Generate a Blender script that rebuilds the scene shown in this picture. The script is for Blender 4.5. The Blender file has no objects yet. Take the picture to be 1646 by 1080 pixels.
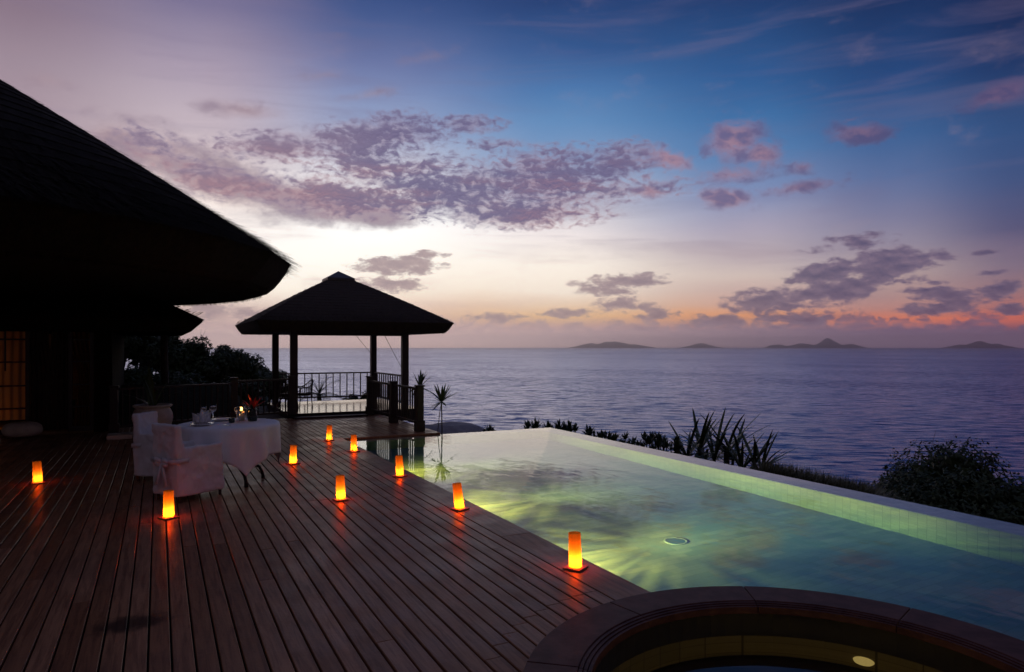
import bpy, bmesh, math, random
from mathutils import Vector, Matrix, noise as mnoise
C = bpy.context.scene
COL = C.collection
PI = math.pi
R = math.radians
random.seed(7)

# ------------------------------------------------------------------ camera, world, sun, exposure
F = 1110.0                     # focal length in photograph pixels
YAW = R(27.1)
EYE = 1.72
cam_d = bpy.data.cameras.new("camera"); cam = bpy.data.objects.new("camera", cam_d); COL.objects.link(cam)
cam.location = (0, 0, EYE); cam.rotation_euler = (R(90), 0, -YAW)
cam_d.sensor_width = 36; cam_d.lens = F/1646*36; cam_d.shift_y = 17/1646
cam_d.clip_start = 0.05; cam_d.clip_end = 60000
C.camera = cam
C.view_settings.view_transform = 'Standard'; C.view_settings.look = 'None'
C.view_settings.exposure = 0.0; C.view_settings.gamma = 1.0; C.view_settings.use_curve_mapping = False
C.render.engine = 'CYCLES'
C.cycles.use_denoising = True
C.cycles.max_bounces = 8; C.cycles.diffuse_bounces = 3; C.cycles.glossy_bounces = 4
C.cycles.transmission_bounces = 6; C.cycles.transparent_max_bounces = 12; C.cycles.volume_bounces = 0
C.cycles.caustics_reflective = False; C.cycles.caustics_refractive = True
C.cycles.sample_clamp_indirect = 4.0

def lin(c):
    return tuple(((x/255)/12.92 if x/255 <= .04045 else ((x/255+.055)/1.055)**2.4) for x in c)

class NT:
    """tiny node-graph writer"""
    def __init__(s, tree):
        s.t = tree; s.L = tree.links
    def put(s, sock, v):
        if isinstance(v, bpy.types.NodeSocket): s.L.new(v, sock)
        elif v is not None:
            if hasattr(sock, 'default_value'):
                if isinstance(v, (tuple, list)) and len(v) == 3 and sock.type == 'RGBA': v = (*v, 1)
                sock.default_value = v
    def node(s, typ, ins=None, **props):
        n = s.t.nodes.new(typ)
        for k, v in props.items(): setattr(n, k, v)
        for k, v in (ins or {}).items(): s.put(n.inputs[k], v)
        return n
    def math(s, op, a, b=None, c=None, clamp=False):
        n = s.node('ShaderNodeMath', operation=op, use_clamp=clamp); s.put(n.inputs[0], a); s.put(n.inputs[1], b); s.put(n.inputs[2], c)
        return n.outputs[0]
    def vmath(s, op, a, b=None, out=0):
        n = s.node('ShaderNodeVectorMath', operation=op); s.put(n.inputs[0], a); s.put(n.inputs[1], b)
        return n.outputs[out]
    def mix(s, f, a, b, blend='MIX'):
        n = s.node('ShaderNodeMix', data_type='RGBA', blend_type=blend)
        s.put(n.inputs[0], f); s.put(n.inputs[6], a); s.put(n.inputs[7], b); return n.outputs[2]
    def fmix(s, f, a, b):
        n = s.node('ShaderNodeMix', data_type='FLOAT'); s.put(n.inputs[0], f); s.put(n.inputs[2], a); s.put(n.inputs[3], b); return n.outputs[0]
    def map(s, v, a, b, c=0., d=1., smooth=True):
        n = s.node('ShaderNodeMapRange', interpolation_type='SMOOTHSTEP' if smooth else 'LINEAR')
        for i, x in enumerate((v, a, b, c, d)): s.put(n.inputs[i], x)
        return n.outputs[0]
    def noise(s, vec, scale=1., detail=4., rough=.55, dist=0., out=0, lac=2.0):
        n = s.node('ShaderNodeTexNoise', {'Vector': vec, 'Scale': scale, 'Detail': detail, 'Roughness': rough, 'Lacunarity': lac, 'Distortion': dist})
        return n.outputs[out]
    def scale(s, vec, sc, loc=(0, 0, 0)):
        n = s.node('ShaderNodeMapping', {'Vector': vec, 'Scale': sc, 'Location': loc}); return n.outputs[0]
    def ramp(s, f, stops, interp='LINEAR'):
        n = s.node('ShaderNodeValToRGB', {'Fac': f}); r = n.color_ramp; r.interpolation = interp
        while len(r.elements) > 1: r.elements.remove(r.elements[-1])
        r.elements[0].position = stops[0][0]; r.elements[0].color = (*stops[0][1], 1)
        for p, c in stops[1:]:
            e = r.elements.new(p); e.color = (*c, 1)
        return n.outputs[0]

# ---- dusk sky: azimuth/elevation gradients with layered clouds, all in world directions
HZ = 557.0
def az_of(px): return math.degrees(math.atan((px-823)/F))
def el_of(px, py):
    l = (px-823)/F
    return math.degrees(math.atan((HZ-py)/(F*math.sqrt(1+l*l))))

world = bpy.data.worlds.new("World"); C.world = world; world.use_nodes = True
def build_sky():
    t = world.node_tree; t.nodes.clear(); g = NT(t)
    d = g.node('ShaderNodeTexCoord').outputs['Generated']
    d = g.vmath('NORMALIZE', d)
    fw = (math.sin(YAW), math.cos(YAW), 0); rt = (math.cos(YAW), -math.sin(YAW), 0)
    df = g.vmath('DOT_PRODUCT', d, fw, 1); dr = g.vmath('DOT_PRODUCT', d, rt, 1)
    az = g.math('MULTIPLY', g.math('ARCTAN2', dr, df), 57.29578)
    dz = g.node('ShaderNodeSeparateXYZ', {0: d}).outputs[2]
    el = g.math('MULTIPLY', g.math('ARCSINE', dz), 57.29578)
    el = g.math('ABSOLUTE', el)
    p = g.node('ShaderNodeCombineXYZ', {0: az, 1: el, 2: 0.}).outputs[0]
    # wandering of the bands
    w = g.noise(g.scale(p, (.05, .12, 1)), 1., 3., .5)
    elw = g.math('ADD', el, g.math('MULTIPLY', g.math('SUBTRACT', w, .5), 3.2))
    elw = g.fmix(g.map(el, 0., 5.), el, elw)
    cols = [
     (0,    [(540,(222,192,178)),(480,(222,196,184)),(400,(205,182,178)),(300,(188,166,170)),(200,(172,151,161)),(100,(157,138,151)),(0,(136,116,132))]),
     (330,  [(552,(226,192,182)),(530,(222,188,178)),(500,(228,198,186)),(450,(255,248,232)),(400,(255,250,242)),(330,(248,234,226)),(250,(218,202,204)),(200,(200,184,193)),(100,(172,157,176)),(0,(122,114,148))]),
     (600,  [(550,(222,188,178)),(520,(222,186,170)),(500,(242,208,184)),(470,(252,236,216)),(425,(255,250,238)),(370,(255,254,250)),(325,(244,242,242)),(260,(206,208,222)),(200,(146,162,198)),(150,(126,142,184)),(100,(106,118,164)),(30,(66,88,140)),(0,(52,76,130))]),
     (900,  [(548,(204,176,174)),(528,(206,168,162)),(510,(252,204,146)),(492,(246,216,186)),(470,(249,234,216)),(425,(251,240,226)),(375,(240,230,228)),(320,(196,200,216)),(260,(126,156,196)),(200,(96,140,188)),(140,(72,118,172)),(80,(48,88,144)),(0,(34,62,114))]),
     (1200, [(548,(168,142,152)),(530,(170,136,144)),(510,(252,168,104)),(494,(226,178,156)),(470,(216,184,172)),(440,(220,200,190)),(410,(200,184,186)),(370,(172,164,184)),(320,(128,144,184)),(260,(84,128,178)),(190,(60,112,166)),(120,(42,88,144)),(0,(26,56,106))]),
     (1430, [(548,(136,114,136)),(532,(140,108,128)),(510,(250,138,92)),(494,(206,146,134)),(470,(188,152,148)),(440,(186,164,162)),(400,(152,142,160)),(350,(124,124,156)),(290,(88,110,156)),(220,(56,96,148)),(120,(32,70,124)),(0,(20,46,92))]),
     (1646, [(548,(98,82,112)),(532,(116,84,108)),(510,(240,118,86)),(490,(196,122,114)),(465,(160,122,128)),(430,(132,114,134)),(370,(88,86,122)),(290,(62,82,128)),(200,(44,78,128)),(100,(22,50,98)),(0,(14,34,78))]),
    ]
    zen = [(100,96,122),(92,94,126),(70,84,128),(56,76,124),(46,68,118),(38,60,110),(30,50,96)]
    out = None; pa = None
    for i, (px, st) in enumerate(cols):
        stops = sorted([(max(0., el_of(px, y))/60., lin(c)) for y, c in st])
        top = stops[-1][0]
        stops += [(min(.98, top+.2), lin(zen[i])), (1., lin([int(x*.8) for x in zen[i]]))]
        c = g.ramp(g.math('DIVIDE', elw, 60.), stops, 'LINEAR')
        a = az_of(px)
        if out is None: out = c
        else: out = g.mix(g.map(az, pa, a), out, c)
        pa = a
    # the rest of the dome, away from the afterglow
    back = g.ramp(g.math('DIVIDE', el, 90.), [(0., lin((40,30,33))), (.12, lin((48,38,42))), (.3, lin((84,74,84))), (.6, lin((74,78,104))), (1., lin((62,76,116)))])
    absaz = g.math('ABSOLUTE', g.math('SUBTRACT', az, -10.))
    out = g.mix(g.map(absaz, 42., 85.), out, back)
    # faint high streaks
    st = g.noise(g.scale(p, (.045, .42, 1), (3.1, 7.7, 0)), 1., 5., .6, .6)
    stf = g.map(st, .46, .72)
    hi = g.math('MULTIPLY', stf, g.map(el, 4., 9.))
    out = g.mix(g.math('MULTIPLY', hi, .55), out, g.mix(.5, out, lin((120,108,140))))
    lo = g.math('MULTIPLY', stf, g.math('SUBTRACT', 1., g.map(el, 6., 10.)))
    out = g.mix(g.math('MULTIPLY', lo, .24), out, g.mix(g.map(az, 5., 30.), lin((222,190,180)), lin((150,122,140))))

    def mask(ells):
        m = None
        for e in ells:
            px, py, rx, ry = e[:4]; rot = e[4] if len(e) > 4 else 0; wt = e[5] if len(e) > 5 else 1.
            l = (px-823)/F
            k = math.degrees(1/(F*(1+l*l))); k2 = math.degrees(1/(F*math.sqrt(1+l*l)))
            n = g.node('ShaderNodeMapping', {'Vector': p, 'Location': (az_of(px), el_of(px, py), 0), 'Rotation': (0, 0, R(rot)),
                                            'Scale': (rx*k, ry*k2, 1)}, vector_type='TEXTURE')
            s_ = g.node('ShaderNodeTexGradient', {'Vector': n.outputs[0]}, gradient_type='SPHERICAL').outputs[1]
            if wt != 1.: s_ = g.math('MULTIPLY', s_, wt)
            m = s_ if m is None else g.math('MAXIMUM', m, s_)
        return m
    def over(base, dens, colr): return g.mix(dens, base, colr)
    # soft brown-mauve veil at the left
    m2 = mask([(250,245,150,62,-14),(350,290,190,62,-14),(190,222,80,36,0),(540,335,240,38,-4),(395,178,110,26,0,.7),(75,128,75,28,0,.5),(520,120,90,14,12,.4),(600,150,80,14,14,.5),(690,92,110,16,14,.35),(500,60,120,20,10,.3)])
    q2 = g.vmath('ADD', p, g.vmath('SCALE', g.noise(p, .22, 4., .6, out=1), None))
    q2.node.inputs[1].links[0].from_node.inputs['Scale'].default_value = 1.6
    n2 = g.noise(g.scale(q2, (.20, .42, 1), (9, 2, 0)), 1., 7., .6)
    dn2 = g.math('MULTIPLY', g.map(m2, 0., .15), g.map(g.math('ADD', m2, g.math('MULTIPLY', g.math('SUBTRACT', n2, .5), 1.5)), .12, .75))
    out = over(out, g.math('MULTIPLY', dn2, .80), g.mix(g.map(n2, .35, .65), lin((178,150,154)), lin((132,112,132))))
    # mottled altocumulus band
    m1 = mask([(255,235,90,34,-16,.6),(330,285,120,36,-14,.75),(440,235,130,30,4),(600,222,180,44,9),(745,200,90,20,2,.75),(590,262,160,40,-14),(700,300,240,66,-8),(560,318,260,40,-3),(880,290,220,66,3),(985,268,100,44,16),(830,340,190,34,0),(1060,300,80,20,0,.6),(420,305,120,30,-14,.8),(790,232,80,14,0,.5)])
    wv = g.vmath('SCALE', g.noise(p, .5, 4., .6, out=1), None); wv.node.inputs['Scale'].default_value = 1.2
    q1 = g.vmath('ADD', p, wv)
    n1a = g.noise(g.scale(q1, (1.35, 3.0, 1), (1.3, 4.1, 0)), 1., 3.5, .52)
    n1b = g.noise(g.scale(q1, (1.35, 3.0, 1), (1.3, 4.1+.35, 0)), 1., 5., .6)
    big = g.noise(g.scale(p, (.22, .5, 1), (5.5, 1.7, 0)), 1., 4., .6)
    v1 = g.math('ADD', g.math('MULTIPLY', m1, 1.0), g.math('ADD', g.math('MULTIPLY', g.math('SUBTRACT', n1a, .5), 2.3), g.math('MULTIPLY', g.math('SUBTRACT', big, .5), 1.0)))
    dn1 = g.math('MULTIPLY', g.map(v1, .0, .84), g.map(m1, .0, .16))
    soft = g.map(g.math('ADD', m1, g.math('MULTIPLY', g.math('SUBTRACT', n2, .5), 1.6)), .10, .80)
    out = over(out, g.math('MULTIPLY', soft, .42), g.mix(g.map(n2, .4, .62), lin((150,134,156)), lin((176,146,154))))
    thick = g.map(v1, .22, .80)
    rel = g.map(g.math('SUBTRACT', n1a, n1b), -.22, .22, smooth=False)
    pink = g.math('MULTIPLY', g.map(g.noise(g.scale(p, (.10, .55, 1), (2, 9, 0)), 1., 5., .65), .40, .66), g.math('SUBTRACT', 1., g.map(el, 13., 17.5)))
    dark1 = g.mix(g.map(az, -24., -6.), lin((128,108,130)), lin((86,80,122)))
    mid1 = g.mix(g.math('MULTIPLY', pink, .9), lin((146,134,162)), lin((204,144,140)))
    c1 = g.mix(g.math('ADD', g.math('MULTIPLY', thick, .6), g.math('MULTIPLY', g.math('SUBTRACT', 1., rel), .4)), mid1, dark1)
    out = over(out, g.math('MULTIPLY', dn1, .95), c1)
    # rosy puffs on the blue at the right
    m3 = mask([(1180,225,75,56,0),(1225,248,60,36,-10),(1080,256,65,26,-22),(1180,280,100,24,0,.75),(1290,268,45,22,0,.7),(1385,214,84,26,-6),(1370,192,45,10,0,.7),(1610,150,90,28,12),(1165,318,75,26,-10),(1045,308,50,20,0,.8),(1290,300,120,18,4,.8),(1390,288,120,10,4,.4)])
    n3 = g.noise(g.scale(q2, (.55, .85, 1), (4, 8, 0)), 1., 7., .6)
    dn3 = g.math('MULTIPLY', g.map(m3, 0., .2), g.map(g.math('ADD', m3, g.math('MULTIPLY', g.math('SUBTRACT', n3, .5), 2.0)), .14, .85))
    c3 = g.mix(g.map(az, 12., 32.), g.mix(g.map(n3, .4, .65), lin((176,132,142)), lin((112,96,132))), g.mix(g.map(n3, .4, .65), lin((112,88,120)), lin((76,70,112))))
    out = over(out, g.math('MULTIPLY', dn3, .85), c3)
    # low dark cumulus
    m4 = mask([(1425,428,110,40,6),(1330,440,90,26,10),(1345,466,100,30,6),(1235,485,96,28,2),(1515,413,32,10,-6),(1586,405,30,8,0),(1378,386,80,18,0,.7),(1330,396,60,12,4,.5),(1612,466,52,20,0),(1520,476,80,18,-8),(1500,497,90,14,0),(1490,466,60,9,0,.7),(1625,497,46,12,0),(1500,454,40,7,0,.7),(1600,438,40,6,0,.6),
               (640,426,90,20,0),(600,430,60,12,0,.8),(625,458,80,16,0,.8),(690,409,44,9,0,.7),(1000,452,96,16,2),(975,467,60,11,0,.8),(1000,490,60,16,0,.8),(915,503,60,12,0,.8),(1060,505,50,16,0,.8),(350,500,120,18,0,.7),(310,482,90,16,0,.6),(1150,515,80,14,0,.8),(1280,512,90,18,0,.8),(800,510,60,12,0,.7)])
    wv4 = g.vmath('SCALE', g.noise(p, .8, 3., .6, out=1), None); wv4.node.inputs['Scale'].default_value = .5
    q4 = g.vmath('ADD', p, wv4)
    n4 = g.noise(g.scale(q4, (.75, 1.7, 1), (6, 3, 0)), 1., 8., .6)
    n4b = g.noise(g.scale(q4, (.75, 1.7, 1), (6, 3.5, 0)), 1., 5., .6)
    v4 = g.math('ADD', m4, g.math('MULTIPLY', g.math('SUBTRACT', n4, .5), 1.9))
    dn4 = g.math('MULTIPLY', g.map(m4, 0., .12), g.map(v4, .08, .52))
    rel4 = g.math('ADD', g.math('MULTIPLY', g.map(g.math('SUBTRACT', n4b, n4), -.25, .25, smooth=False), .5), g.math('MULTIPLY', g.math('SUBTRACT', 1., g.map(v4, .25, 1.0)), .5))
    c4 = g.mix(g.map(az, 2., 26.), g.mix(rel4, lin((146,124,134)), lin((182,158,156))), g.mix(rel4, lin((66,62,100)), lin((128,108,130))))
    out = over(out, g.math('MULTIPLY', dn4, .92), c4)
    # cumulus bank on the horizon, with the glow in its gaps
    nb = g.noise(g.scale(q4, (.42, .2, 1), (11, 3, 0)), 1., 8., .62)
    nb2 = g.noise(g.scale(q4, (1.1, 1.5, 1), (2, 5, 0)), 1., 7., .6)
    topb = g.math('ADD', g.math('MULTIPLY', g.math('SUBTRACT', nb, .5), 4.2), g.math('ADD', g.math('MULTIPLY', g.math('SUBTRACT', nb2, .5), 3.0), 1.95))
    dnb = g.map(g.math('SUBTRACT', topb, el), -.22, .34)
    relb = g.map(g.math('SUBTRACT', nb2, g.noise(g.scale(q4, (1.1, 1.5, 1), (2, 5.4, 0)), 1., 5., .6)), -.22, .22, smooth=False)
    cb_hi = g.mix(g.map(az, -12., 34.), lin((222,192,180)), lin((126,104,128)))
    cb_lo = g.mix(g.map(az, -12., 34.), lin((224,192,182)), lin((132,108,130)))
    cb_dk = g.mix(g.map(az, -12., 34.), lin((188,158,160)), lin((96,84,116)))
    cb = g.mix(g.map(el, .4, 1.6), cb_lo, g.mix(relb, cb_hi, cb_dk))
    gaps = g.map(g.noise(g.scale(q4, (.9, 3.2, 1), (7, 1, 0)), 1., 6., .6), .34, .54, .5, 1.)
    out = over(out, g.math('MULTIPLY', g.math('MULTIPLY', dnb, .84), g.fmix(g.map(el, .3, 1.3), 1., gaps)), cb)
    lum = g.node('ShaderNodeRGBToBW', {0: out}).outputs[0]
    boost = g.math('MULTIPLY', g.map(lum, .62, .98, 1., 1.16), g.map(el, .2, 2.4, 1.60, 1.))          # the afterglow is brighter than the picture can show
    bg = g.node('ShaderNodeBackground', {'Color': out, 'Strength': boost})
    sk = g.node('ShaderNodeTexSky', sky_type='NISHITA', sun_disc=False, sun_elevation=R(-3.0), sun_rotation=YAW + R(-9))
    bg2 = g.node('ShaderNodeBackground', {'Color': sk.outputs[0], 'Strength': 0.05})
    add = g.node('ShaderNodeAddShader', {0: bg.outputs[0], 1: bg2.outputs[0]})
    o = g.node('ShaderNodeOutputWorld', {'Surface': add.outputs[0]})
build_sky()
world.cycles.sampling_method = 'MANUAL'; world.cycles.sample_map_resolution = 1024

# the sun is just under the horizon: only a trace of its wide warm glow is left
sl = bpy.data.lights.new("sun", 'SUN'); sl.energy = 0.03; sl.angle = R(25); sl.color = (1, .72, .5)
so = bpy.data.objects.new("sun", sl); COL.objects.link(so)
sd = Vector((math.sin(YAW+R(-9)), math.cos(YAW+R(-9)), math.tan(R(4))))
so.rotation_euler = sd.to_track_quat('Z', 'Y').to_euler()

# ------------------------------------------------------------------ materials
MATS = {}
def mat(name, color=None, rough=.6, **kw):
    m = bpy.data.materials.new(name); m.use_nodes = True
    b = m.node_tree.nodes['Principled BSDF']; g = NT(m.node_tree)
    if color is not None: b.inputs['Base Color'].default_value = (*color, 1)
    b.inputs['Roughness'].default_value = rough
    for k, v in kw.items(): b.inputs[k].default_value = v
    MATS[name] = m
    return m, g, b
def coord(g, which='Object'): return g.node('ShaderNodeTexCoord').outputs[which]
def bump(g, h, strength, dist=.01, normal=None):
    n = g.node('ShaderNodeBump', {'Height': h, 'Strength': strength, 'Distance': dist})
    if normal is not None: g.put(n.inputs['Normal'], normal)
    return n.outputs[0]

def m_mottle(name, c0, c1, rough=.7, scale=6., bs=.3, bd=.01, stretch=(1, 1, 1), **kw):
    m, g, b = mat(name, None, rough, **kw)
    p = g.scale(coord(g), stretch)
    n = g.noise(p, scale, 6., .6)
    g.put(b.inputs['Base Color'], g.mix(g.map(n, .3, .7), c0, c1))
    if bs: g.put(b.inputs['Normal'], bump(g, g.noise(p, scale*3, 5., .6), bs, bd))
    return m

# deck boards
m, g, b = mat('deck_wood', None, .4)
co = coord(g)
isl = g.node('ShaderNodeNewGeometry').outputs['Random Per Island']
off = g.node('ShaderNodeCombineXYZ', {0: g.math('MULTIPLY', isl, 37.), 1: g.math('MULTIPLY', isl, 91.), 2: 0.}).outputs[0]
pp = g.vmath('ADD', g.scale(co, (14., .9, 14.)), off)
grain = g.noise(pp, 2.2, 7., .65, .6)
blot = g.noise(co, 1.1, 5., .6)
base = g.mix(isl, (.26, .112, .052), (.42, .205, .106))
base = g.mix(g.map(grain, .35, .7), base, g.mix(.6, base, (.06, .022, .016)))
base = g.mix(g.math('MULTIPLY', g.map(blot, .45, .75), .35), base, (.11, .065, .055))
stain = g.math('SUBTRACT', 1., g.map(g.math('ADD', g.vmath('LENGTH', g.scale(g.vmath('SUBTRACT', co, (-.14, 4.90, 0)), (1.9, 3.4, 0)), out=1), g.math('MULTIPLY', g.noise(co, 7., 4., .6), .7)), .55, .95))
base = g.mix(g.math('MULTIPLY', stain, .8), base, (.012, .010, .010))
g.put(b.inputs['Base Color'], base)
g.put(b.inputs['Roughness'], g.math('ADD', g.map(g.noise(co, 2.3, 5., .6), .3, .7, .22, .40), g.math('MULTIPLY', grain, .12)))
g.put(b.inputs['Specular IOR Level'], .10)
h = g.math('ADD', g.math('MULTIPLY', grain, .6), g.noise(co, 26., 3., .6))
g.put(b.inputs['Normal'], bump(g, h, .35, .004))
M_deck = m
M_varnish = m.copy(); M_varnish.name = 'varnished_floor_wood'
_b = M_varnish.node_tree.nodes['Principled BSDF']; M_varnish.node_tree.links.remove(_b.inputs['Roughness'].links[0]); _b.inputs['Roughness'].default_value = .16; _b.inputs['Specular IOR Level'].default_value = .4
M_varnish.node_tree.links.remove(_b.inputs['Normal'].links[0])
M_dark = m_mottle('dark_timber', (.020, .011, .008), (.036, .019, .013), .5, 5., .3, .004, (1, 1, .25))
M_gapdark, _, _ = mat('joist_shadow_timber', (.008, .006, .005), .9)
M_cop = m_mottle('dark_rim_wood', (.072, .030, .023), (.125, .055, .042), .55, 7., .4, .004, (1, 1, 1), **{'Specular IOR Level': .12})
# thatch
m, g, b = mat('thatch', None, .85)
co = coord(g)
n = g.noise(g.scale(co, (9, 9, 3)), 2., 6., .65)
isl = g.node('ShaderNodeNewGeometry').outputs['Random Per Island']
g.put(b.inputs['Base Color'], g.mix(g.map(n, .3, .7), g.mix(isl, (.025, .016, .009), (.080, .050, .028)), (.030, .019, .011)))
g.put(b.inputs['Normal'], bump(g, g.noise(g.scale(co, (22, 22, 5)), 2., 5., .7), .9, .03))
M_thatch = m
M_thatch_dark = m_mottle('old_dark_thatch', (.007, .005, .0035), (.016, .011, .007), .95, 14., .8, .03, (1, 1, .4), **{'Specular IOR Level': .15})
M_metalcap = m_mottle('weathered_copper', (.06, .06, .065), (.10, .09, .09), .45, 6., .1, .003, Metallic=.6)
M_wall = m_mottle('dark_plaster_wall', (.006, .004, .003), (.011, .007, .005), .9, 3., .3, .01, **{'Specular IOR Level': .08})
M_room = m_mottle('room_plaster', (.30, .17, .09), (.36, .21, .12), .8, 2., .1, .01)
M_stone = m_mottle('wet_edge_stone', (.34, .33, .34), (.46, .44, .45), .16, 9., .25, .002, (1, 1, 1))
M_granite = m_mottle('granite', (.30, .29, .30), (.46, .44, .44), .8, 3., .7, .08)
M_terrain = m_mottle('hillside_earth', (.02, .026, .012), (.05, .05, .028), .95, .5, .8, .2)
M_urn = m_mottle('cream_ceramic', (.48, .42, .36), (.58, .52, .46), .55, 5., .2, .006)
M_cushion = m_mottle('pale_canvas', (.5, .45, .38), (.6, .55, .47), .85, 9., .2, .004)

def m_tile(name, cols, bw, bh, rough, vertical=False, mortar=(.12, .13, .10)):
    m, g, b = mat(name, None, rough)
    co = coord(g)
    x, y, z = g.node('ShaderNodeSeparateXYZ', {0: co}).outputs[:3]
    if vertical:
        v = g.node('ShaderNodeCombineXYZ', {0: g.math('ADD', x, y), 1: z, 2: 0.}).outputs[0]
    else: v = co
    br = g.node('ShaderNodeTexBrick', {'Vector': v, 'Color1': cols[0], 'Color2': cols[1], 'Mortar': mortar, 'Scale': 1., 'Mortar Size': .0035,
                'Mortar Smooth': .2, 'Bias': 0., 'Brick Width': bw, 'Row Height': bh}, offset=0. if vertical else .5)
    n = g.noise(g.scale(v, (1, 3, 1)), 9., 5., .6)
    g.put(b.inputs['Base Color'], g.mix(g.map(n, .3, .7, 0., .35), br.outputs[0], cols[2]))
    return m
M_tile_floor = m_tile('green_stone_floor_tile', ((.20, .27, .26), (.33, .38, .34), (.24, .29, .28)), .30, .10, .5, mortar=(.20, .25, .2))
M_tile_wall = m_tile('green_stone_wall_tile', ((.40, .37, .20), (.54, .47, .27), (.44, .39, .21)), .10, .10, .5, True, (.28, .26, .15))
M_spa_tile = m_tile('brown_spa_tile', ((.13, .11, .06), (.20, .16, .09), (.10, .09, .05)), .16, .16, .45, True, (.03, .025, .02))

# pool water
def m_water(name, absorb, dens, ripple):
    m = bpy.data.materials.new(name); m.use_nodes = True; t = m.node_tree; t.nodes.clear(); g = NT(t)
    co = coord(g)
    h = g.math('ADD', g.noise(g.scale(co, (1, .55, 1)), 2.2, 3., .5), g.math('MULTIPLY', g.noise(g.scale(co, (1, .5, 1)), 9., 2., .5), .15))
    nb = bump(g, h, 1., ripple)
    gl = g.node('ShaderNodeBsdfGlass', {'Color': (1, 1, 1), 'Roughness': 0.0, 'IOR': 1.33, 'Normal': nb})
    va = g.node('ShaderNodeVolumeAbsorption', {'Color': absorb, 'Density': dens})
    g.node('ShaderNodeOutputMaterial', {'Surface': gl.outputs[0], 'Volume': va.outputs[0]})
    return m
M_pool = m_water('pool_water', (.24, .72, .97), .50, .004)
M_spaw = m_water('spa_water', (.75, .78, .55), .5, .0006)

# the sea
m, g, b = mat('sea_water', None, .12)
co = coord(g)
big = g.noise(g.scale(co, (.0045, .0016, 1)), 1., 5., .6, .4)
rot = g.node('ShaderNodeMapping', {'Vector': co, 'Rotation': (0, 0, YAW + R(8))}).outputs[0]
w1c = g.noise(g.scale(rot, (.10, .36, 1)), 1., 9., .70, .3, out=1)
w1 = g.noise(g.scale(rot, (.10, .36, 1)), 1., 9., .70, .3)
far = g.noise(g.scale(rot, (.0022, .012, 1)), 1., 6., .65)
tilt = g.vmath('SUBTRACT', w1c, (.5, .5, .5))
k = g.map(g.math('ADD', g.math('MULTIPLY', big, .6), g.math('MULTIPLY', far, .5)), .42, .64, 2.2, 1.0)
tx, ty, tz = g.node('ShaderNodeSeparateXYZ', {0: tilt}).outputs[:3]
nrm = g.node('ShaderNodeCombineXYZ', {0: g.math('MULTIPLY', tx, k), 1: g.math('MULTIPLY', ty, k), 2: 1.}).outputs[0]
nn = g.vmath('NORMALIZE', nrm)
m.node_tree.nodes.remove(b)
dif = g.node('ShaderNodeBsdfDiffuse', {'Color': g.mix(g.map(w1, .35, .7), (.016, .036, .190), (.034, .064, .320))})
glo = g.node('ShaderNodeBsdfGlossy', {'Color': (.66, .73, .93, 1), 'Roughness': .20, 'Normal': nn})
fre = g.node('ShaderNodeFresnel', {'IOR': 1.33, 'Normal': nn})
mx = g.node('ShaderNodeMixShader', {0: fre.outputs[0], 1: dif.outputs[0], 2: glo.outputs[0]})
g.put([n for n in m.node_tree.nodes if n.type == 'OUTPUT_MATERIAL'][0].inputs['Surface'], mx.outputs[0])
M_sea = m

# island rock
M_island = m_mottle('island_forest', (.06, .065, .06), (.12, .12, .11), .95, .004, 0)

def m_leaf(name, c0, c1, rough=.5):
    m, g, b = mat(name, None, rough)
    isl = g.node('ShaderNodeNewGeometry').outputs['Random Per Island']
    g.put(b.inputs['Base Color'], g.mix(isl, c0, c1))
    g.put(b.inputs['Specular IOR Level'], .3)
    return m
M_leaf = m_leaf('dark_foliage', (.022, .040, .014), (.055, .085, .030))
M_leaf2 = m_leaf('glossy_strap_foliage', (.035, .060, .020), (.075, .110, .040), .4)
M_dry = m_leaf('dry_grass', (.06, .07, .03), (.12, .12, .06))
M_bark = m_mottle('bark', (.04, .03, .022), (.07, .055, .04), .9, 12., .5, .01)

# cloth
m, g, b = mat('white_linen', None, .85)
co = coord(g)
n = g.noise(co, 3., 4., .6)
g.put(b.inputs['Base Color'], g.mix(g.map(n, .3, .7), (.58, .57, .60), (.66, .65, .68)))
hgt = g.math('ADD', g.math('MULTIPLY', g.noise(g.scale(co, (9, 9, 1.3)), 1., 4., .5), 1.), g.math('MULTIPLY', g.noise(co, 220., 2., .5), .06))
g.put(b.inputs['Normal'], bump(g, hgt, .6, .02))
g.put(b.inputs['Sheen Weight'], .15)
M_linen = m
M_china, _, _ = mat('white_china', (.78, .77, .75), .15)
M_steel, _, _ = mat('cutlery_steel', (.6, .6, .6), .2, Metallic=1.0)
m, g, b = mat('clear_glass', (1, 1, 1), .02); b.inputs['Transmission Weight'].default_value = 1.; b.inputs['IOR'].default_value = 1.45
M_glass = m
M_iron = m_mottle('black_iron', (.012, .012, .013), (.022, .021, .021), .4, 20., .2, .002, Metallic=.4)
M_vase = m_mottle('dark_green_glass', (.008, .016, .010), (.012, .022, .014), .15, 8., 0)
M_red = m_leaf('red_petals', (.35, .012, .010), (.55, .035, .02))
M_wax, _, _ = mat('candle_wax', (.75, .62, .45), .4); M_wax.node_tree.nodes['Principled BSDF'].inputs['Subsurface Weight'].default_value = .3
def m_emit(name, col, st):
    m = bpy.data.materials.new(name); m.use_nodes = True; t = m.node_tree; t.nodes.clear(); g = NT(t)
    e = g.node('ShaderNodeEmission', {'Color': col, 'Strength': st}); g.node('ShaderNodeOutputMaterial', {'Surface': e.outputs[0]}); return m
M_flame = m_emit('candle_flame', (1, .50, .13), 9.)
M_poollens = m_emit('pool_lamp_lens', (.95, 1., .55), 2.0)
M_spalens = m_emit('spa_lamp_lens', (1., .72, .22), .30)
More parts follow.
